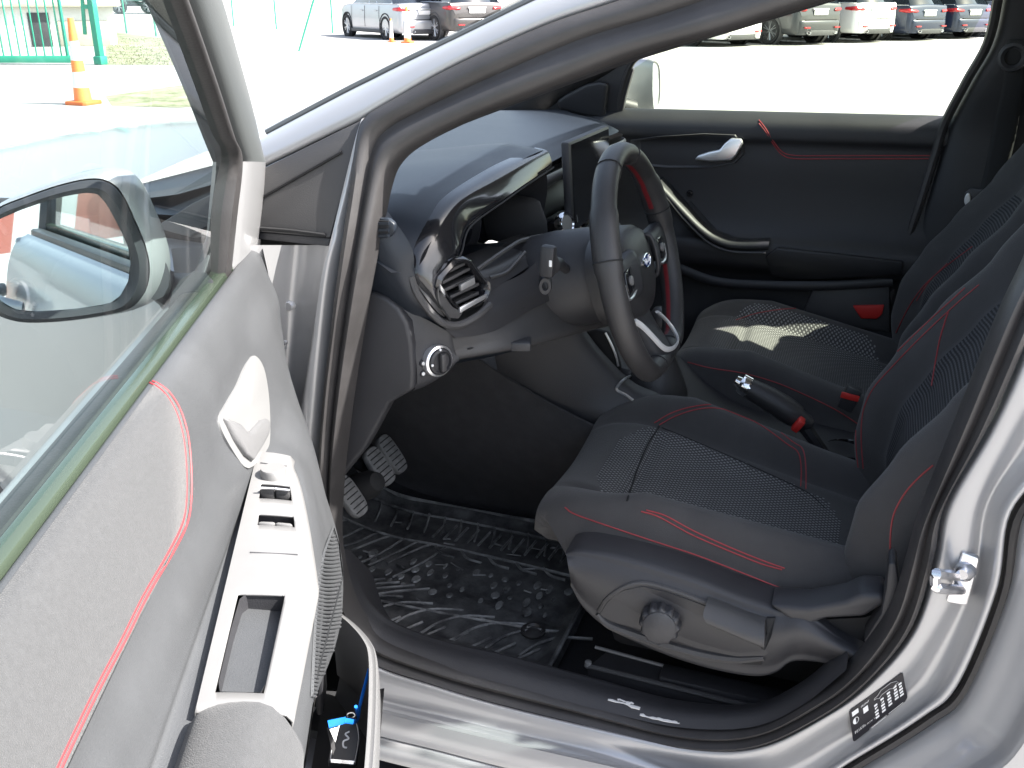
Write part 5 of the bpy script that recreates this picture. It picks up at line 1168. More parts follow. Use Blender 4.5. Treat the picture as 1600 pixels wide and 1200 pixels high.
# front portion of the belt with the handle bowl
hb_=[(985,218),(1030,212),(1100,208),(1150,210),(1162,222),(1164,240),(1150,255),(1110,262),(1040,262),(990,258)]
b=MB(); hp_=[onp(*p,.001) for p in hb_]; hc=sum(hp_,V())/len(hp_)
b.grid([hp_,[hc+(p-hc)*.97+V((0,-.004,0)) for p in hp_],[hc+(p-hc)*.90+V((0,-.002,0)) for p in hp_],[hc+(p-hc)*.75+V((0,.012,0)) for p in hp_]],closed_u=True); b.poly([hc+(p-hc)*.75+V((0,.012,0)) for p in hp_]); b.build('handle_recess',M['plastic_grey'],pdoor,angle=50)
hd=[(1085,250),(1090,243),(1108,237),(1124,234),(1132,224),(1142,216),(1158,217),(1161,224),(1150,244),(1142,251),(1110,253)]
b=MB(); b.plate([Y(px,py,FY-.052) for px,py in hd],(0,.014,0)); b.build('door_handle',M['satin'],pdoor,bevel=.004,seg=3)
for k in range(2):
    b=MB(); q=[onp(px,py+k*5,.0015) for px,py in [(1186,188),(1196,200),(1210,222),(1224,238),(1245,243),(1300,243),(1380,243),(1462,243)]]
    b.tube(cr(q,40),.0013,5); b.build('stitching',M['red_thread'],pdoor)
# pull / armrest with satin strip
ar=[(1030,288),(1046,304),(1070,330),(1096,356),(1120,372),(1150,380),(1202,380)]
a1=[Y(px,py,FY-.085) for px,py in ar]
b=MB(); b.surf([[p+V((0,.06,.01)) for p in a1],[p+V((0,.01,.008)) for p in a1],[p+V((0,-.008,0)) for p in a1],[p+V((0,-.004,-.016)) for p in a1],[p+V((0,.05,-.02)) for p in a1]],40,14); b.build('pull_handle',M['plastic_far'],pdoor,angle=60)
ar2=[(1040,306),(1062,334),(1086,360),(1112,382),(1145,393),(1196,395)]
b=MB(); b.tube(cr([Y(px,py,FY-.092) for px,py in ar2],40),.0035,8,flat=(1,1.3)); b.build('trim_strip',M['plastic_grey'],pdoor)
b=MB(); b.plate([onp(px,py,.002) for px,py in [(1060,318),(1080,315),(1120,360),(1150,372),(1190,376),(1150,378),(1112,368)]],(0,.004,0)); b.build('pull_cup',M['dark'],pdoor)
b=MB(); b.lathe(onp(1078,302,.003),(0,-1,0),[(0,.004),(.008,.003),(.009,0)],12); b.build('switch',M['gloss'],pdoor)
b=MB(); p_=[onp(px,py,.012) for px,py in [(1196,400),(1215,388),(1300,396),(1412,408),(1408,428),(1300,430),(1240,432),(1205,425)]]; b.plate(p_,(0,.02,0)); b.build('arm_pad',M['plastic_far'],pdoor,bevel=.006)
lowp=[(1030,402),(1060,418),(1120,440),(1200,446),(1300,446),(1395,440)]
b=MB(); b.tube(cr([Y(px,py,FY-.070) for px,py in lowp],30),.012,8,flat=(1,.5)); b.build('pocket_rim',M['plastic'],pdoor)
# lower red reflector and pocket panel
b=MB(); b.plate([Y(px,py,FY-.062) for px,py in [(1270,450),(1390,446),(1392,520),(1250,500)]],(0,.02,0)); b.build('pocket_panel',M['plastic_grey'],pdoor,bevel=.006)
b=MB(); b.plate([Y(px,py,FY-.068) for px,py in [(1332,478),(1382,477),(1378,492),(1370,499),(1345,498)]],(0,.010,0)); b.build('door_reflector',M['red_plastic'],pdoor,bevel=.003)
# outer skin of the far side, quarter and far roof rail
b=MB(); b.surf([[V((x,y,z)) for x in (-.80,-.3,.1,.6,1.15)] for y,z in ((1.445,1.045),(1.50,1.03),(1.535,.85),(1.53,.6),(1.50,.35),(1.44,.25))],16,20); b.build('far_side_skin',M['silver'],car)
# sail with tweeter, A pillar trim, B pillar trim, belt
sail=[(838,176),(880,150),(930,125),(975,98),(990,108),(978,150),(968,196),(945,197),(880,190)]
b=MB(); b.plate([far_side(px,py,FY-.008) for px,py in sail],(0,.02,0)); sailo=b.build('sail_panel',M['plastic'],pdoor,bevel=.004)
tw=[(868,158),(882,148),(915,131),(936,127),(950,131),(947,150),(944,186),(905,180),(872,170)]
b=MB(); b.plate([far_side(px,py,FY-.030) for px,py in tw],(0,.024,0)); b.build('tweeter_cover',M['plastic'],pdoor,bevel=.012,seg=4)
ap=[(768,175),(800,150),(860,120),(930,85),(1000,52),(1100,10),(1200,-35),(1330,-95)]
ap2=[(842,190),(860,168),(905,140),(960,108),(1010,66),(1100,26),(1205,-15),(1335,-75)]
A0=[far_side(px,py,FY-.03) for px,py in ap]; A2=[far_side(px,py,FY-.01) for px,py in ap2]
b=MB(); b.surf([[p+V((0,.06,.02)) for p in A0],A0,[a.lerp(c,.5)+V((0,-.02,0)) for a,c in zip(A0,A2)],A2,[p+V((0,.05,0)) for p in A2]],40,16); b.build('far_a_pillar',M['plastic_grey'],car,angle=60)
b=MB(); q=[far_side(px,py,FY-.004) for px,py in [(966,182),(970,150),(980,115),(995,90),(1040,68),(1110,38),(1205,0),(1335,-62)]]; b.tube(cr(q,40),.008,8); b.build('far_window_seal',M['rubber'],car)
# near-side A pillar inner trim strip between seal and view (roof rail lining)
b=MB(); q0=[side(px,py,.06) for px,py in [(640,225),(700,196),(780,165),(880,128),(1000,85),(1150,40),(1300,-5)]]; b.surf([q0,[p+V((.0,.03,-.004)) for p in q0],[p+V((-.03,.06,.02)) for p in q0]],30,8); b.build('a_pillar_trim',M['plastic'],car)
bp=[(1575,-40),(1555,60),(1520,125),(1486,190),(1470,240),(1448,310),(1425,380),(1405,450),(1385,520),(1372,580)]
bq=[(1720,-40),(1690,60),(1660,125),(1640,190),(1640,240),(1640,310),(1640,380),(1640,450),(1640,520),(1640,580)]
B0=[far_side(px,py,FY-.03) for px,py in bp]; B1=[far_side(px,py,FY-.05) for px,py in bq]
b=MB(); b.surf([[p+V((-.004,.04,0)) for p in B0],B0,[a.lerp(c,.10)+V((0,-.02,0)) for a,c in zip(B0,B1)],[a.lerp(c,.3)+V((0,-.03,0)) for a,c in zip(B0,B1)],[a.lerp(c,.7)+V((0,-.03,0)) for a,c in zip(B0,B1)],B1],40,40); bpil=b.build('far_b_pillar',M['plastic_far'],car,angle=60)
b=MB(); b.tube(cr([p+V((-.012,-.01,0)) for p in B0],50),.010,8); b.build('far_door_seal',M['rubber'],car)
# seat belt and buckle on the far pillar
def bpn(px,py,l): return on(bvh_of(bpil),px,py,l) or Y(px,py,FY-.1)
sbp=[[bpn(x0,y,.012),bpn(x1,y,.012)] for x0,x1,y in ((1578,1612,60),(1568,1600,130),(1552,1588,200),(1540,1575,260),(1528,1560,310))]
MB().surf([[a,a.lerp(c,.5)+V((0,-.003,0)),c] for a,c in sbp],6,20).build('seat_belt',M['dark'],car,solid=.0015)
b=MB(); b.plate([bpn(1508,300,.016),bpn(1518,292,.016),bpn(1560,296,.016),bpn(1566,312,.016),bpn(1535,322,.016),bpn(1512,318,.016)],(0,.006,0)); bk2=b.build('belt_guide',M['plastic'],car,bevel=.004)
for px,py,s in ((1513,309,.009),(1555,313,.007),(1521,338,.006)):
    b=MB(); b.lathe(bpn(px,py,.020),(0,-1,0),[(0,.004),(s*.8,.003),(s,0),(s,-.004)],12,squash=(1.5,.7)); b.build('clip',M['white_tag'],car)
b=MB(); b.lathe(bpn(1585,85,.018),(-.3,-1,0),[(.016,.0),(.022,.006),(.028,.004),(.03,-.006)],18); b.build('belt_loop',M['plastic'],car)
# far windows
MB().surf([[V((-.76,1.44,1.04)),V((-.3,1.44,1.05)),V((.12,1.44,1.055))],[V((-.48,1.38,1.22)),V((-.2,1.38,1.24)),V((.16,1.38,1.24))],[V((-.20,1.28,1.43)),V((.0,1.275,1.44)),V((.24,1.275,1.44))]],10,10).build('passenger_window',M['far_glass'],car)
MB().poly([V((.33,1.44,1.06)),V((1.35,1.44,1.09)),V((1.1,1.28,1.43)),V((.50,1.26,1.45))]).build('rear_side_glass',M['far_glass'],car)
b=MB(); b.plate([V((.19,1.43,1.05)),V((.33,1.43,1.05)),V((.50,1.27,1.45)),V((.34,1.27,1.45))],(0,.02,0)); b.build('far_b_pillar_skin',M['gloss'],car)
b=MB(); b.tube(cr([V((-.20,1.27,1.46)),V((.2,1.26,1.475)),V((.7,1.26,1.48)),V((1.2,1.26,1.46))],20),.025,8); b.build('far_roof_rail',M['silver'],car)
b=MB(); b.tube(cr([V((-.88,1.42,1.09)),V((-.55,1.35,1.30)),V((-.20,1.27,1.46))],20),.032,8); b.build('far_a_pillar_skin',M['silver'],car)
# far door mirror
fmx=1.66
fm=[(1003,100),(1018,96),(1036,101),(1044,112),(1046,130),(1044,150),(1036,162),(1022,168),(1008,170),(1002,160),(999,135)]
g_=[Y(px,py,fmx) for px,py in fm]; gc_=sum(g_,V())/len(g_); fn=V((.90,-.42,.06)).normalized(); g_=[gc_+((p-gc_)-fn*((p-gc_).dot(fn))) for p in g_]
g2=cr(g_,40,True)
b=MB(); b.poly([gc_+(p-gc_)*.93+fn*.003 for p in g2]); b.build('far_mirror_glass',M['dim_mirror'],car)
b=MB(); b.grid([[gc_+(p-gc_)*.93+fn*.002 for p in g2],[p+fn*.006 for p in g2],[gc_+(p-gc_)*1.08 -fn*.01 for p in g2],[gc_+(p-gc_)*1.10-fn*.04 for p in g2],[gc_+(p-gc_)*.9-fn*.08 for p in g2],[gc_+(p-gc_)*.5-fn*.11 for p in g2],[gc_+(p-gc_)*.03-fn*.115 for p in g2]],closed_u=True); b.build('far_mirror_housing',M['silver'],car,angle=60)
b=MB(); b.tube(cr([gc_-fn*.05+V((0,-.07,-.05)),V((-.70,1.53,1.06)),V((-.70,1.46,1.05))],8),.02,10); b.build('far_mirror_arm',M['plastic'],car)
# ------------------------------------------------------------------ floor mat
fm=[]
def mz(x,y):
    z=.330
    if x<-.84: z+=.55*(-.84-x)**1.15
    return z
mx0,mx1,my0,my1=-1.06,-.372,.135,.575
rows=[]; NXm,NYm=70,44
rr_=random.Random(11)
def outl(x):
    k=(x-mx0)/(mx1-mx0); y0_=my0+ .035*(1-k)**2 ; y1_=my1-.03*max(0,(k-.85)/.15); return y0_,y1_
for i in range(NXm+1):
    x=mx0+(mx1-mx0)*i/NXm; y0_,y1_=outl(x); row=[]
    for j in range(NYm+1):
        y=y0_+(y1_-y0_)*j/NYm; e=min(j,NYm-j,i,NXm-i); lip=.009 if e==1 else (.007 if e==2 else (-.008 if e==0 else 0))
        chan=-.006*math.exp(-((y-.30-.03*math.sin(x*6))/.012)**2)
        row.append(V((x,y,mz(x,y)+lip+chan+.0015*math.sin(x*23+y*9))))
    rows.append(row)
mato=MB().grid(rows).build('floor_mat',M['mat_rubber'],None,angle=60)
tag(mato,'worn black rubber floor mat with raised ribs in the driver footwell','floor mat')
def mp_(x,y,l=.002): return V((x,y,mz(x,y)+l))
b=MB()
# long edge channels
for yy,dy in ((.245,.02),(.415,-.015),(.52,-.01)):
    b.tube(cr([mp_(x,yy+dy*math.sin((x+.4)*4.5)) for x in (-1.02,-.9,-.8,-.7,-.6,-.5,-.41)],40),.0032,5)
# arched ribs in the heel area, comb ribs at the door side
for k in range(9):
    x=-.90+.058*k; b.tube(cr([mp_(x,.165),mp_(x+.018,.205),mp_(x+.05,.235),mp_(x+.10,.25)],12),.0028,5)
for k in range(11):
    x=-.86+.042*k; b.tube([mp_(x,.150),mp_(x+.030,.195)],.0026,5)
for k in range(8):
    x=-.98+.03*k; b.tube(cr([mp_(x,.20),mp_(x+.05,.25),mp_(x+.12,.29)],10),.0026,5)
for k in range(13):
    x=-.72+.024*k; b.tube([mp_(x,.455),mp_(x+.004,.51)],.0028,5)
# rows of lozenges in the middle
for i in range(14):
    for j in range(4):
        if rr_.random()<.22: continue
        x=-.82+.030*i+(.015 if j%2 else 0)+rr_.uniform(-.004,.004); y=.285+.027*j+rr_.uniform(-.003,.003); r=.006+.006*rr_.random()
        b.lathe(mp_(x,y,.0),(0,0,1),[(r,0),(r*.85,.0026),(r*.5,.0030),(0,.0028)],8,squash=(rr_.uniform(.5,.8),rr_.uniform(.8,1.5)))
for k in range(22):
    x=rr_.uniform(-.85,-.45); y=rr_.uniform(.2,.5); a=rr_.uniform(-.5,.5); l=rr_.uniform(.01,.035); b.tube([mp_(x,y),mp_(x+l*math.cos(a),y+l*math.sin(a))],rr_.uniform(.001,.0022),4)
for k in range(6):
    x=-.70+.055*k; b.tube(cr([mp_(x,.425),mp_(x+.02,.405),mp_(x+.05,.40)],8),.003,5)
for k in range(16):
    x=-.98+.036*k; b.tube(cr([mp_(x,.535),mp_(x+.012,.50),mp_(x+.02,.465)],8),.0024,5)
for k in range(10):
    x=-1.0+.03*k; b.tube(cr([mp_(x,.30+.02*(k%3)),mp_(x+.03,.36+.02*(k%3)),mp_(x+.05,.43)],8),.0024,5)
ribs=b.build('rib',M['mat_rib'],mato); stuff(ribs)
b=MB(); el=[mp_(x,outl(x)[1]-.006,.008) for x in (-.38,-.5,-.62,-.74,-.86,-.95,-1.04)]+[mp_(-1.05,.45,.008),mp_(-1.05,.3,.008),mp_(-1.05,.19,.008)]
b.tube(cr(el,60),.0045,6); b.tube(cr([mp_(-.378,y,.008) for y in (.15,.3,.45,.56)],20),.004,6); stuff(b.build('raised_edge',M['mat_rib'],mato))
b=MB(); c=mp_(-.435,.235,.001); b.lathe(c,(0,0,1),[(.020,0),(.021,.004),(.016,.006),(.013,.002),(.008,.004),(0,.004)],20); b.build('fixing_button',M['rubber'],mato)

# ------------------------------------------------------------------ parked cars
PC={}
def paint(name,c,metal=.35): 
    if name not in PC: PC[name]=mat(name,c,.32,metal,coat=.4,var=.06,vscale=2)
    return PC[name]
M['tail_red']=mat('tail_lamp_red',(.45,.012,.016),.15,coat=.6)
M['car_glass']=mat('dark_car_glass',(.012,.016,.022),.05,coat=.6,spec=.8)
M['bumper']=mat('grey_bumper_plastic',(.045,.045,.048),.55,var=.3)
M['plate']=mat('white_number_plate',(.75,.75,.74),.4)
def make_car(kind, body, label, wcol='alloy', lower='bumper', group=None):
    t=thing('parked_car',label,'car',(0,0,0),0,group)
    w=.92 if kind!='sedan' else .90; L=4.5 if kind!='sedan' else 4.7; H={'suv':1.66,'estate':1.48,'sedan':1.44,'hatch':1.5}[kind]
    zb={'suv':1.03,'estate':.95,'sedan':.93,'hatch':.96}[kind]; gr={'suv':.24,'estate':.19,'sedan':.17,'hatch':.2}[kind]
    B=MB(); secs=[]
    deck=zb if kind!='sedan' else .98
    for x,k,zt in ((.0,.80,.62),(.03,.87,.80),(.07,.92,.95),(.16,.97,1.0),(.5,1.0,1.0),(1.3,1.0,1.0),(2.4,1.0,1.0),(3.3,.99,.99),(3.9,.95,.93),(4.25,.86,.82),(L-.12,.72,.70),(L,.6,.55)):
        z1=gr+(deck-gr)*zt
        secs.append([V((x,-w*k*.90,gr+.02)),V((x,-w*k*.985,gr+.10)),V((x,-w*k,gr+(z1-gr)*.45)),V((x,-w*k*.985,gr+(z1-gr)*.72)),V((x,-w*k*.955,z1-.03)),V((x,-w*k*.90,z1)),V((x,0,z1+.03)),
                     V((x,w*k*.90,z1)),V((x,w*k*.955,z1-.03)),V((x,w*k*.985,gr+(z1-gr)*.72)),V((x,w*k,gr+(z1-gr)*.45)),V((x,w*k*.985,gr+.10)),V((x,w*k*.90,gr+.02))])
    B.surf(secs,36,44); B.poly(cr(secs[0],36)); B.poly(cr(secs[-1],36)[::-1]); B.build('body',body,t,angle=50)
    # greenhouse
    G=MB(); xr0,xr1={'suv':(.10,.42),'estate':(.12,.55),'sedan':(.55,1.25),'hatch':(.10,.5)}[kind]
    top=[(xr1,.72),(xr1+.5,.75),(2.2,.76),(2.65,.70)]; bot=[(xr0,.84),(xr0+.6,.88),(2.3,.89),(3.35,.84)]
    for s in (-1,1):
        G.surf([[V((x,s*w*k,deck-.01)) for x,k in bot],[V(((a+c)/2+(-.03 if i==0 else .05*(i==3)),s*w*((k1+k2)/2+.025),deck+(H-.07-deck)*.55)) for i,((a,k1),(c,k2)) in enumerate(zip(top,bot))],[V((x,s*w*k,H-.06)) for x,k in top]],20,8)
    G.grid([[V((xr0,-w*.84,deck-.01)),V((xr0-.03,0,deck-.01)),V((xr0,w*.84,deck-.01))],[V((xr1,-w*.72,H-.06)),V((xr1-.03,0,H-.05)),V((xr1,w*.72,H-.06))]])
    G.grid([[V((3.35,-w*.84,deck-.01)),V((3.45,0,deck)),V((3.35,w*.84,deck-.01))],[V((2.65,-w*.70,H-.06)),V((2.70,0,H-.05)),V((2.65,w*.70,H-.06))]])
    gh=G.build('windows',M['car_glass'],t,angle=50)
    R=MB(); R.surf([[V((x,-w*k,H-.065)),V((x,-w*k*.8,H-.01)),V((x,0,H+.015)),V((x,w*k*.8,H-.01)),V((x,w*k,H-.065))] for x,k in [(xr1-.05,.70)]+top+[(2.72,.68)]],16,16); R.build('roof',body,t,solid=.02)
    for s in (-1,1):
        P=MB()
        for (xb,kb),(xt,kt),th in (((xr0+.02,.845),(xr1,.725),.10),((xr0+.95,.892),(xr1+.75,.765),.05),((2.1,.897),(2.0,.765),.05),((3.33,.845),(2.65,.705),.06)):
            P.plate([V((xb,s*(w*kb+.008),deck-.01)),V((xb+th,s*(w*kb+.008),deck-.01)),V((xt+th*.7,s*(w*kt+.008),H-.06)),V((xt,s*(w*kt+.008),H-.06))],(0,-s*.02,0))
        stuff(P.build('pillar',body if kind!='suv' else M['gloss'],gh))
        WL=MB(); WL.tube(cr([V((xr0+.03,s*(w*.90+.012),deck)),V((xr0+.6,s*(w*.915+.012),deck+.005)),V((2.3,s*(w*.92+.012),deck+.004)),V((3.3,s*(w*.89+.01),deck))],20),.011,6); WL.build('window_trim',M['satin'],gh)
        D=MB()
        for xx in (1.28,2.28,3.25): D.tube(cr([V((xx-.1*(xx<1.5),s*(w+.001),gr+.16)),V((xx,s*(w+.003),gr+.45)),V((xx+.02,s*(w*.97+.003),deck-.06))],10),.005,5)
        stuff(D.build('door_gap',M['dark'],t))
        for xx in (1.5,2.5):
            Hh=MB(); Hh.tube([V((xx-.09,s*(w*.985+.012),deck-.19)),V((xx+.09,s*(w*.985+.012),deck-.185))],.014,6); Hh.build('handle',body,t)
        SK=MB(); SK.plate([V((.95,s*(w+.006),gr)),V((3.3,s*(w+.006),gr)),V((3.3,s*(w+.010),gr+.10)),V((.95,s*(w+.010),gr+.10))],(0,-s*.05,0)); SK.build('rocker_panel',M[lower] if lower else body,t,bevel=.01)
        for xx in (.88,3.62):
            wr=.345 if kind=='suv' else .325
            A=MB(); A.lathe(V((xx,s*(w*(1.0 if xx<2 else .985)-.012),wr+.01)),(0,s,0),[(wr+.075,-.08),(wr+.07,.02),(wr+.045,.026),(wr+.035,-.0),(0,-.01)],32,mi=0); A.build('wheel_arch',M['dark' if kind!='suv' else 'bumper'],t,angle=50)
            wheel('wheel',V((xx,s*(w-.095),wr)),(0,s,0),wr,.23,t,spokes=6)
    # rear: bumper, lamps, plate, diffuser, exhausts
    b=MB(); b.surf([[V((.05,-w*.86,z)),V((-.03-.03*k,-w*.70,z)),V((-.07-.03*k,0,z)),V((-.03-.03*k,w*.70,z)),V((.05,w*.86,z))] for z,k in ((gr+.02,0),(gr+.12,.6),(gr+.26,1),(gr+.34,.7),(gr+.37,0))],20,12); b.build('rear_bumper',body,t,angle=60)
    b=MB(); b.plate([V((-.115,-w*.55,gr+.0)),V((-.115,w*.55,gr+.0)),V((-.12,w*.48,gr+.13)),V((-.12,-w*.48,gr+.13))],(.06,0,0)); b.build('diffuser',M['bumper'],t,bevel=.012)
    zl=deck-.16
    for s in (-1,1):
        b=MB(); b.surf([[V((.02,s*w*.60,zl-.04)),V((.03,s*w*.76,zl-.045)),V((.10,s*w*.925,zl-.04)),V((.36,s*w*1.0,zl-.01))],[V((-.012,s*w*.59,zl)),V((.0,s*w*.78,zl)),V((.08,s*w*.955,zl+.01)),V((.38,s*w*1.003,zl+.03))],[V((.025,s*w*.62,zl+.04)),V((.04,s*w*.78,zl+.055)),V((.10,s*w*.93,zl+.075)),V((.36,s*w*.985,zl+.06))]],18,10); b.build('tail_lamp',M['tail_red'],t,solid=.02)
        b=MB(); b.box(V((-.10,s*w*.62,gr+.20)),(.05,.20,.035)); b.build('reflector',M['tail_red'],t,bevel=.006)
        b=MB(); b.lathe(V((-.12,s*w*.55,gr+.07)),(-1,0,0),[(.05,-.04),(.055,.0),(.05,.012),(.042,.0),(.03,-.03)],16,squash=(.7,1.3)); b.build('exhaust',M['satin'],t)
    b=MB(); b.box(V((-.012,0,zl-.07)),(.02,.52,.115)); b.build('number_plate',M['plate'],t,bevel=.004)
    b=MB(); b.box(V((-.004,0,zl+.02)),(.03,.60,.035)); b.build('trim_strip',M['satin'],t,bevel=.006)
    b=MB(); b.box(V((-.028,0,gr+.385)),(.05,w*1.3,.018)); b.build('bumper_gap',M['dark'],t,bevel=.004)
    return t
def copy_tree(o,parent=None):
    c=o.copy(); col.objects.link(c); c.parent=parent
    for ch in list(o.children): copy_tree(ch,c)
    return c
GR='cars parked in a row across the yard'
suv=make_car('suv',paint('graphite_paint',(.045,.048,.052),.1),'dark grey estate car with a large six spoke alloy wheel, seen through the passenger window',group=GR)
est=make_car('estate',paint('navy_paint',(.018,.026,.055),.1),'dark blue estate car with chrome window line, right of the white car',group=GR)
sed=make_car('sedan',paint('silver_grey_paint',(.40,.41,.43),.6),'silver saloon car parked at the left of the windscreen pillar, behind two cones',group=GR)
white=copy_tree(suv); est2=copy_tree(est); est3=copy_tree(suv); est4=copy_tree(est); low=copy_tree(sed); dark=copy_tree(suv); 
def repaint(t,newm):
    old=None
    for o in list(t.children)+[c for ch in t.children for c in ch.children]:
        me=o.data
        if any(m and m.name in ('graphite_paint','navy_paint','silver_grey_paint') for m in me.materials):
            o.data=me=me.copy()
            for i,m in enumerate(me.materials):
                if m.name in ('graphite_paint','navy_paint','silver_grey_paint'): me.materials[i]=newm
def rearleft(t,px,py,heading,kind_w=.92):
    """put the car so that its near rear wheel stands at this point of the yard"""
    p=Z(px,py,0); h=math.radians(heading); fwd=V((math.cos(h),math.sin(h),0)); left=V((-fwd.y,fwd.x,0))
    o=p-fwd*.88-left*(kind_w-.0); t.location=(o.x,o.y,0); t.rotation_euler=(0,0,h)
HD=143
def put(t,lab,dx,heading=HD):
    t['label']=lab
repaint(white,paint('white_car_paint',(.72,.73,.74),.0)); repaint(est3,paint('pale_blue_paint',(.30,.36,.42),.5)); repaint(low,paint('white_car_paint',(.72,.73,.74),.0)); repaint(dark,paint('dark_brown_grey_paint',(.065,.06,.058),.4))
white['label']='white car with red tail lamps between the dark grey and the dark blue estate'
est2['label']='navy car with a white number plate, second from the right end of the row'
est3['label']='pale blue car with a big white number plate beside the navy car'
est4['label']='navy car at the right end of the row, half hidden by the window pillar'
low['label']='white low car at the left end of the row, mostly hidden by the roof rail'
dark['label']='dark grey car beside the silver saloon, partly hidden by the windscreen pillar'
def place(t,x,y,h): t.location=(x,y,0); t.rotation_euler=(0,0,math.radians(h))
rearleft(suv,1200,69.5,HD)
base=V(suv.location); hrow=math.radians(HD-90); row=V((math.cos(hrow),math.sin(hrow),0))
rearleft(low,1076,72,HD)
place(white,*(base+row*2.3)[:2],HD); place(est,*(base+row*4.6)[:2],HD); place(est2,*(base+row*6.75)[:2],HD); place(est3,*(base+row*8.9)[:2],HD); place(est4,*(base+row*11.2)[:2],HD)
rearleft(sed,603,62,HD,.90); rearleft(dark,679,63,HD)

# ------------------------------------------------------------------ cones
M['cone_orange']=mat('cone_orange',(.78,.24,.06),.5,var=.15,vscale=10); M['cone_white']=mat('cone_white',(.78,.77,.74),.45,var=.08,vscale=10); M['cone_base']=mat('cone_base_orange',(.65,.15,.03),.6)
def cone(px,py,h,label,bands,pos=None):
    p=pos or Z(px,py,0); t=thing('traffic_cone',label,'traffic cone',tuple(p),0,'traffic cones standing in the yard')
    r0,r1=.105*h,.034*h
    z=lambda f: .04*h+.96*h*f
    r=lambda f: r0+(r1-r0)*f
    b=MB(); b.plate([p+V((.165*h*x,.165*h*y,0)) for x,y in ((-1,-.8),(-.8,-1),(.8,-1),(1,-.8),(1,.8),(.8,1),(-.8,1),(-1,.8))],(0,0,.045*h)); b.build('base',M['cone_base'],t,bevel=.01)
    for f0,f1,m in bands:
        b=MB(); b.lathe(p,(0,0,1),[(r(f0),z(f0)),(r(f1),z(f1))]+([(r1*.6,z(1)),(r1*.6,z(.95))] if f1==1 else []),24); b.build('band',M[m],t)
    return t
O,Wt='cone_orange','cone_white'
cone(131,163,1.02,'tall orange and white cone in front of the green gate',[(0,.17,O),(.17,.36,Wt),(.36,.50,O),(.50,.73,Wt),(.73,1,O)])
cone(637,67,.95,'white banded cone with orange foot between silver and dark car',[(0,.10,O),(.10,.85,Wt),(.85,1,O)])
cone(612,66,.62,'small pale cone in front of the silver saloon wheel',[(0,.15,O),(.15,.9,Wt),(.9,1,O)])
cone(822,62,1.0,'red and white cone whose tip shows over the windscreen pillar',[(0,.2,O),(.2,.55,Wt),(.55,.8,O),(.8,1,Wt)])

# ------------------------------------------------------------------ green gate, fence and verge on the left
M['green']=mat('green_painted_steel',(.03,.26,.17),.4,var=.15,vscale=6)
M['green_wire']=mat('green_fence_wire',(.05,.20,.15),.5)
gR=Z(158,101,0); gL=Z(0,101,0); gd=(gL-gR).normalized()
gate=thing('green_gate','green steel bar gate with bottom rail standing in the yard','gate',tuple(gR))
def bar(name,p,q,s,par=gate,m='green'):
    d=(q-p); 
    R=d.to_track_quat('Z','Y').to_matrix(); b=MB(); b.box((p+q)/2,(s[0],s[1],d.length),R); return b.build(name,M[m],par,bevel=min(s)*.12)
glen=4.2; g0=gR+gd*.62
up=V((0,0,1))
bar('bottom_rail',g0+up*.10-gd*.1,g0+gd*glen+up*.10,(.08,.13)); bar('top_rail',g0+up*1.95,g0+gd*glen+up*1.95,(.06,.08))
for k in range(17): bar('upright',g0+gd*(.16*k+.12)+up*.14,g0+gd*(.16*k+.12)+up*1.95,(.022,.022))
bar('end_upright',g0+gd*glen+up*.05,g0+gd*glen+up*2.0,(.07,.07)); bar('end_upright',g0+up*.05,g0+up*2.0,(.05,.05))
post=thing('gate_post','thick green gate post with a latch beside the tall cone','gate post',tuple(gR))
bar('post',gR,gR+up*2.3,(.13,.13),post); bar('foot',gR-up*.0,gR+up*.16,(.19,.19),post); bar('guide',gR+gd*.22+up*.55,gR+gd*.10+up*2.1,(.06,.06),post); bar('latch',gR+gd*.2+up*1.05,gR+up*1.05,(.05,.08),post)
# verge behind the fence line
def grass_mat():
    m=bpy.data.materials.new('dry_verge'); m.use_nodes=True; nt=m.node_tree; b=nt.nodes['Principled BSDF']; N=nt.nodes.new; L=nt.links.new
    tc=N('ShaderNodeTexCoord'); a=N('ShaderNodeTexNoise'); a.inputs['Scale'].default_value=2.2; a.inputs['Detail'].default_value=10; a.inputs['Roughness'].default_value=.75; L(tc.outputs['Object'],a.inputs['Vector'])
    rp=N('ShaderNodeValToRGB'); rp.color_ramp.elements[0].position=.38; rp.color_ramp.elements[0].color=(.12,.14,.06,1); rp.color_ramp.elements[1].position=.62; rp.color_ramp.elements[1].color=(.33,.31,.22,1); L(a.outputs[0],rp.inputs[0]); L(rp.outputs[0],b.inputs['Base Color']); b.inputs['Roughness'].default_value=.95
    return m
vg=grass_mat()
b=MB(); b.poly([Z(165,101,.004),Z(225,101,.004),Z(345,104,.004),Z(352,58,.004),Z(300,62,.004),Z(240,58,.004),Z(165,48,.004)]); structure(b.build('grass_verge',vg,None))
b=MB(); b.poly([Z(165,150,.004),Z(270,135,.004),Z(360,128,.004),Z(372,160,.004),Z(280,168,.004),Z(175,165,.004)]); structure(b.build('grass_patch',vg,None))
b=MB()
rg=random.Random(5)
def blade_patch(px0,px1,py0,py1,n):
    for _ in range(n):
        p=Z(rg.uniform(px0,px1),rg.uniform(py0,py1),0); a=rg.uniform(0,6.28); h=rg.uniform(.015,.05); d=V((math.cos(a),math.sin(a),0))*.012; l=V((rg.uniform(-.05,.05),rg.uniform(-.05,.05),h)); b.poly([p-d,p+d,p+l])
blade_patch(168,345,60,102,2600)
gb_=b.build('grass_tufts',vg,None); stuff(gb_)
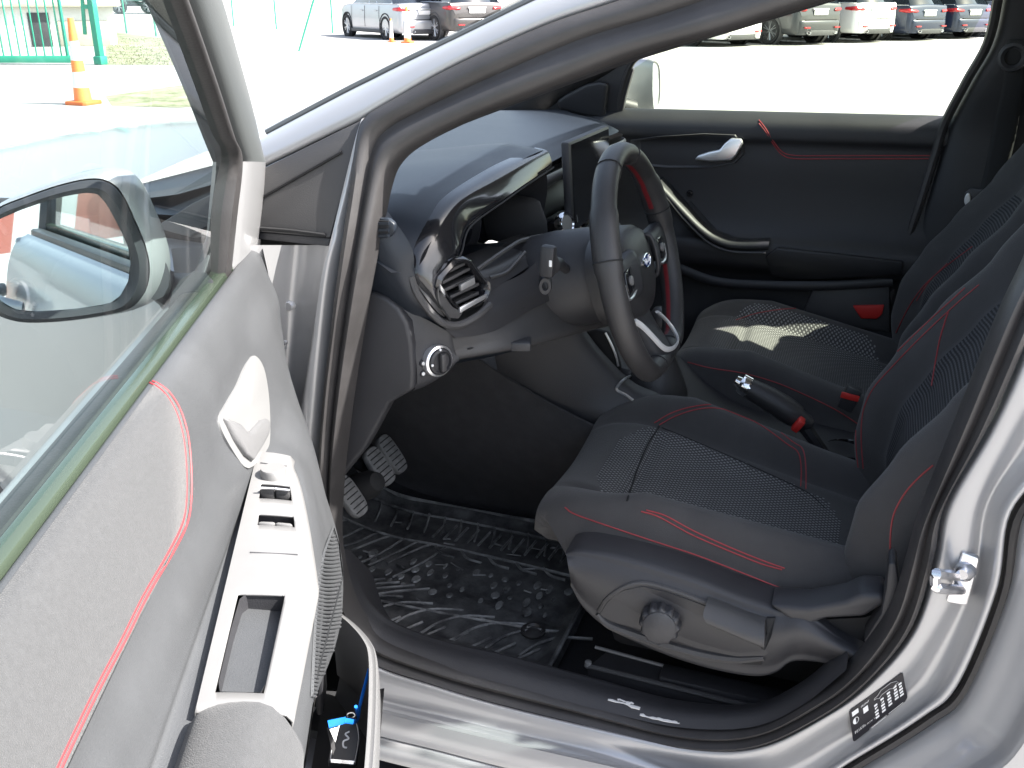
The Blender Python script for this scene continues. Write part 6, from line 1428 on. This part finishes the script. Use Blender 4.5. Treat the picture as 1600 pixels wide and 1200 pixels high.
# chain link fence: posts at the left and by the silver saloon
def fence(pts,hgt,label,brace=None):
    t=thing('wire_fence',label,'fence',tuple(pts[0]))
    for p in pts:
        bb=MB(); bb.tube([p,p+up*hgt],.028,8); bb.build('fence_post',M['green'],t)
    if brace:
        bb=MB(); bb.tube([brace[0],brace[1]],.024,8); bb.build('brace',M['green'],t)
    w=MB()
    for p,q in zip(pts,pts[1:]):
        L=(q-p).length; d=(q-p)/L; s=.16; n=int((L+hgt)/s)
        for k in range(n):
            for sg in (1,-1):
                a0=k*s-hgt if sg==1 else k*s; a1=a0+hgt*sg
                z0,z1=0.0,hgt
                lo=max(0,min(a0,a1)); hi=min(L,max(a0,a1))
                if hi<=lo: continue
                f=lambda u: (u-a0)/(a1-a0)*hgt
                A_,B_=p+d*lo+up*f(lo),p+d*hi+up*f(hi)
                w.tube([A_,B_],.0022,3,caps=False)
        for zz in (.06,hgt*.5,hgt-.04): w.tube([p+up*zz,q+up*zz],.003,4)
    wo=w.build('wire_mesh',M['green_wire'],t); stuff(wo)
    return t
P0=Z(198,52,0); P1=Z(244,57,0); dd=(P1-P0); P_1=P0-dd*1.0
fence([P_1,P0,P1,P1+dd],1.9,'green wire mesh fence behind the grass verge on the left')
Q1=Z(432,46,0); Q2=Z(520,52,0); Q0=Q1+(Q1-Q2)*.9
fence([Q0,Q1,Q2],1.9,'wire mesh fence with a leaning brace left of the silver saloon',(Z(467,80,0),Z(467,80,0)+(Q2-Q1).normalized()*.75+up*1.7+V((.0,.6,0))))
# things beyond the fence and the gate
tr=Z(176,22,0); tr2=Z(256,22,0); td=(tr2-tr).normalized(); tn=V((-td.y,td.x,0))
van=thing('green_truck','pale green truck parked beyond the wire fence','truck',tuple(tr))
M['truck_green']=mat('pale_green_truck_paint',(.16,.30,.25),.5,var=.3,vscale=2)
tl=(tr2-tr).length
def tb(name,u0,u1,d0,d1,z0,z1,m,par=van,bev=.03):
    bb=MB(); bb.plate([tr+td*u0+tn*d0+up*z0,tr+td*u1+tn*d0+up*z0,tr+td*u1+tn*d1+up*z0,tr+td*u0+tn*d1+up*z0],up*(z1-z0)); return bb.build(name,M[m] if isinstance(m,str) else m,par,bevel=bev)
tb('cab',0,tl*.3,0,2.2,.55,2.5,'truck_green'); tb('load_bed',tl*.31,tl,0,2.3,.75,1.25,'truck_green'); tb('windscreen',-.02,tl*.2,.15,2.05,1.5,2.2,'car_glass'); tb('chassis',.1,tl,.3,1.9,.45,.70,'bumper')
for u in (.15,.72,.88):
    wheel('wheel',tr+td*(tl*u)+up*.45+tn*.0,-tn,.45,.3,van,6)
cb=Z(76,73,0); hut=thing('site_hut','white site hut with a dark door and flat beige roof behind the gate','hut',tuple(cb))
M['hut_white']=mat('white_render',(.68,.66,.62),.8,var=.1,vscale=3); M['beige']=mat('beige_panel',(.42,.38,.30),.8,var=.2,vscale=3); M['brown']=mat('brown_boards',(.16,.09,.05),.8,var=.4,vscale=6)
hd_=V((-.62,.78,0)).normalized(); hx=V((.78,.62,0)).normalized()
def hb2(name,u0,u1,d0,d1,z0,z1,m,par=hut): 
    bb=MB(); bb.plate([cb+hx*u0+hd_*d0+up*z0,cb+hx*u1+hd_*d0+up*z0,cb+hx*u1+hd_*d1+up*z0,cb+hx*u0+hd_*d1+up*z0],up*(z1-z0)); return bb.build(name,M[m],par,bevel=.015)
hb2('wall',-1.3,1.6,0,1.6,0,.95,'hut_white'); hb2('roof',-1.5,1.8,-.2,1.8,.95,1.1,'beige'); hb2('door',-.38,.12,-.03,.0,.0,.82,'bumper'); hb2('panel',.3,1.5,-.04,.0,.0,.62,'beige')
pb_=Z(16,58,0); sb_=thing('timber_stack','brown timber boards leaning behind the gate at the far left','boards',tuple(pb_))
for k in range(5):
    bb=MB(); a=pb_+hx*(.13*k-.3); bb.plate([a,a+hx*.11,a+hx*.11+up*1.5+hd_*.25,a+up*1.5+hd_*.25],hd_*.03); bb.build('board',M['brown'],sb_,bevel=.004)
yc=Z(6,66,0); yb=thing('orange_barrel','orange plastic barrel behind the gate at the left edge','barrel',tuple(yc))
bb=MB(); bb.lathe(yc,(0,0,1),[(.28,0),(.30,.05),(.30,.28),(.31,.30),(.30,.32),(.30,.6),(.31,.62),(.30,.64),(.29,.85),(.25,.88)],20); bb.build('drum',M['cone_orange'],yb); bb=MB(); bb.lathe(yc,(0,0,1),[(.25,.87),(.24,.89),(0,.89)],20); bb.build('lid',M['cone_white'],yb)
# red and white barrier and a cone behind the photographer, seen in the door mirror
bz=V((1.6,-4.6,0)); br_=thing('striped_barrier','red and white striped barrier board reflected in the door mirror','barrier',tuple(bz))
M['barrier_red']=mat('barrier_red',(.50,.16,.12),.5)
for k in range(7):
    bb=MB(); x=-1.4+.4*k; bb.plate([bz+V((x,0,.55)),bz+V((x+.4,0,.55)),bz+V((x+.55,0,1.05)),bz+V((x+.15,0,1.05))],(0,.03,0)); bb.build('stripe',M['barrier_red'] if k%2 else M['cone_white'],br_)
for x in (-1.0,1.0):
    bb=MB(); bb.box(bz+V((x,.05,.5)),(.08,.05,1.0)); bb.build('leg',M['plastic'],br_)
cone(0,0,.75,'orange cone beside the striped barrier, seen only in the door mirror',[(0,.4,O),(.4,.7,Wt),(.7,1,O)],pos=V((.35,-3.9,0)))
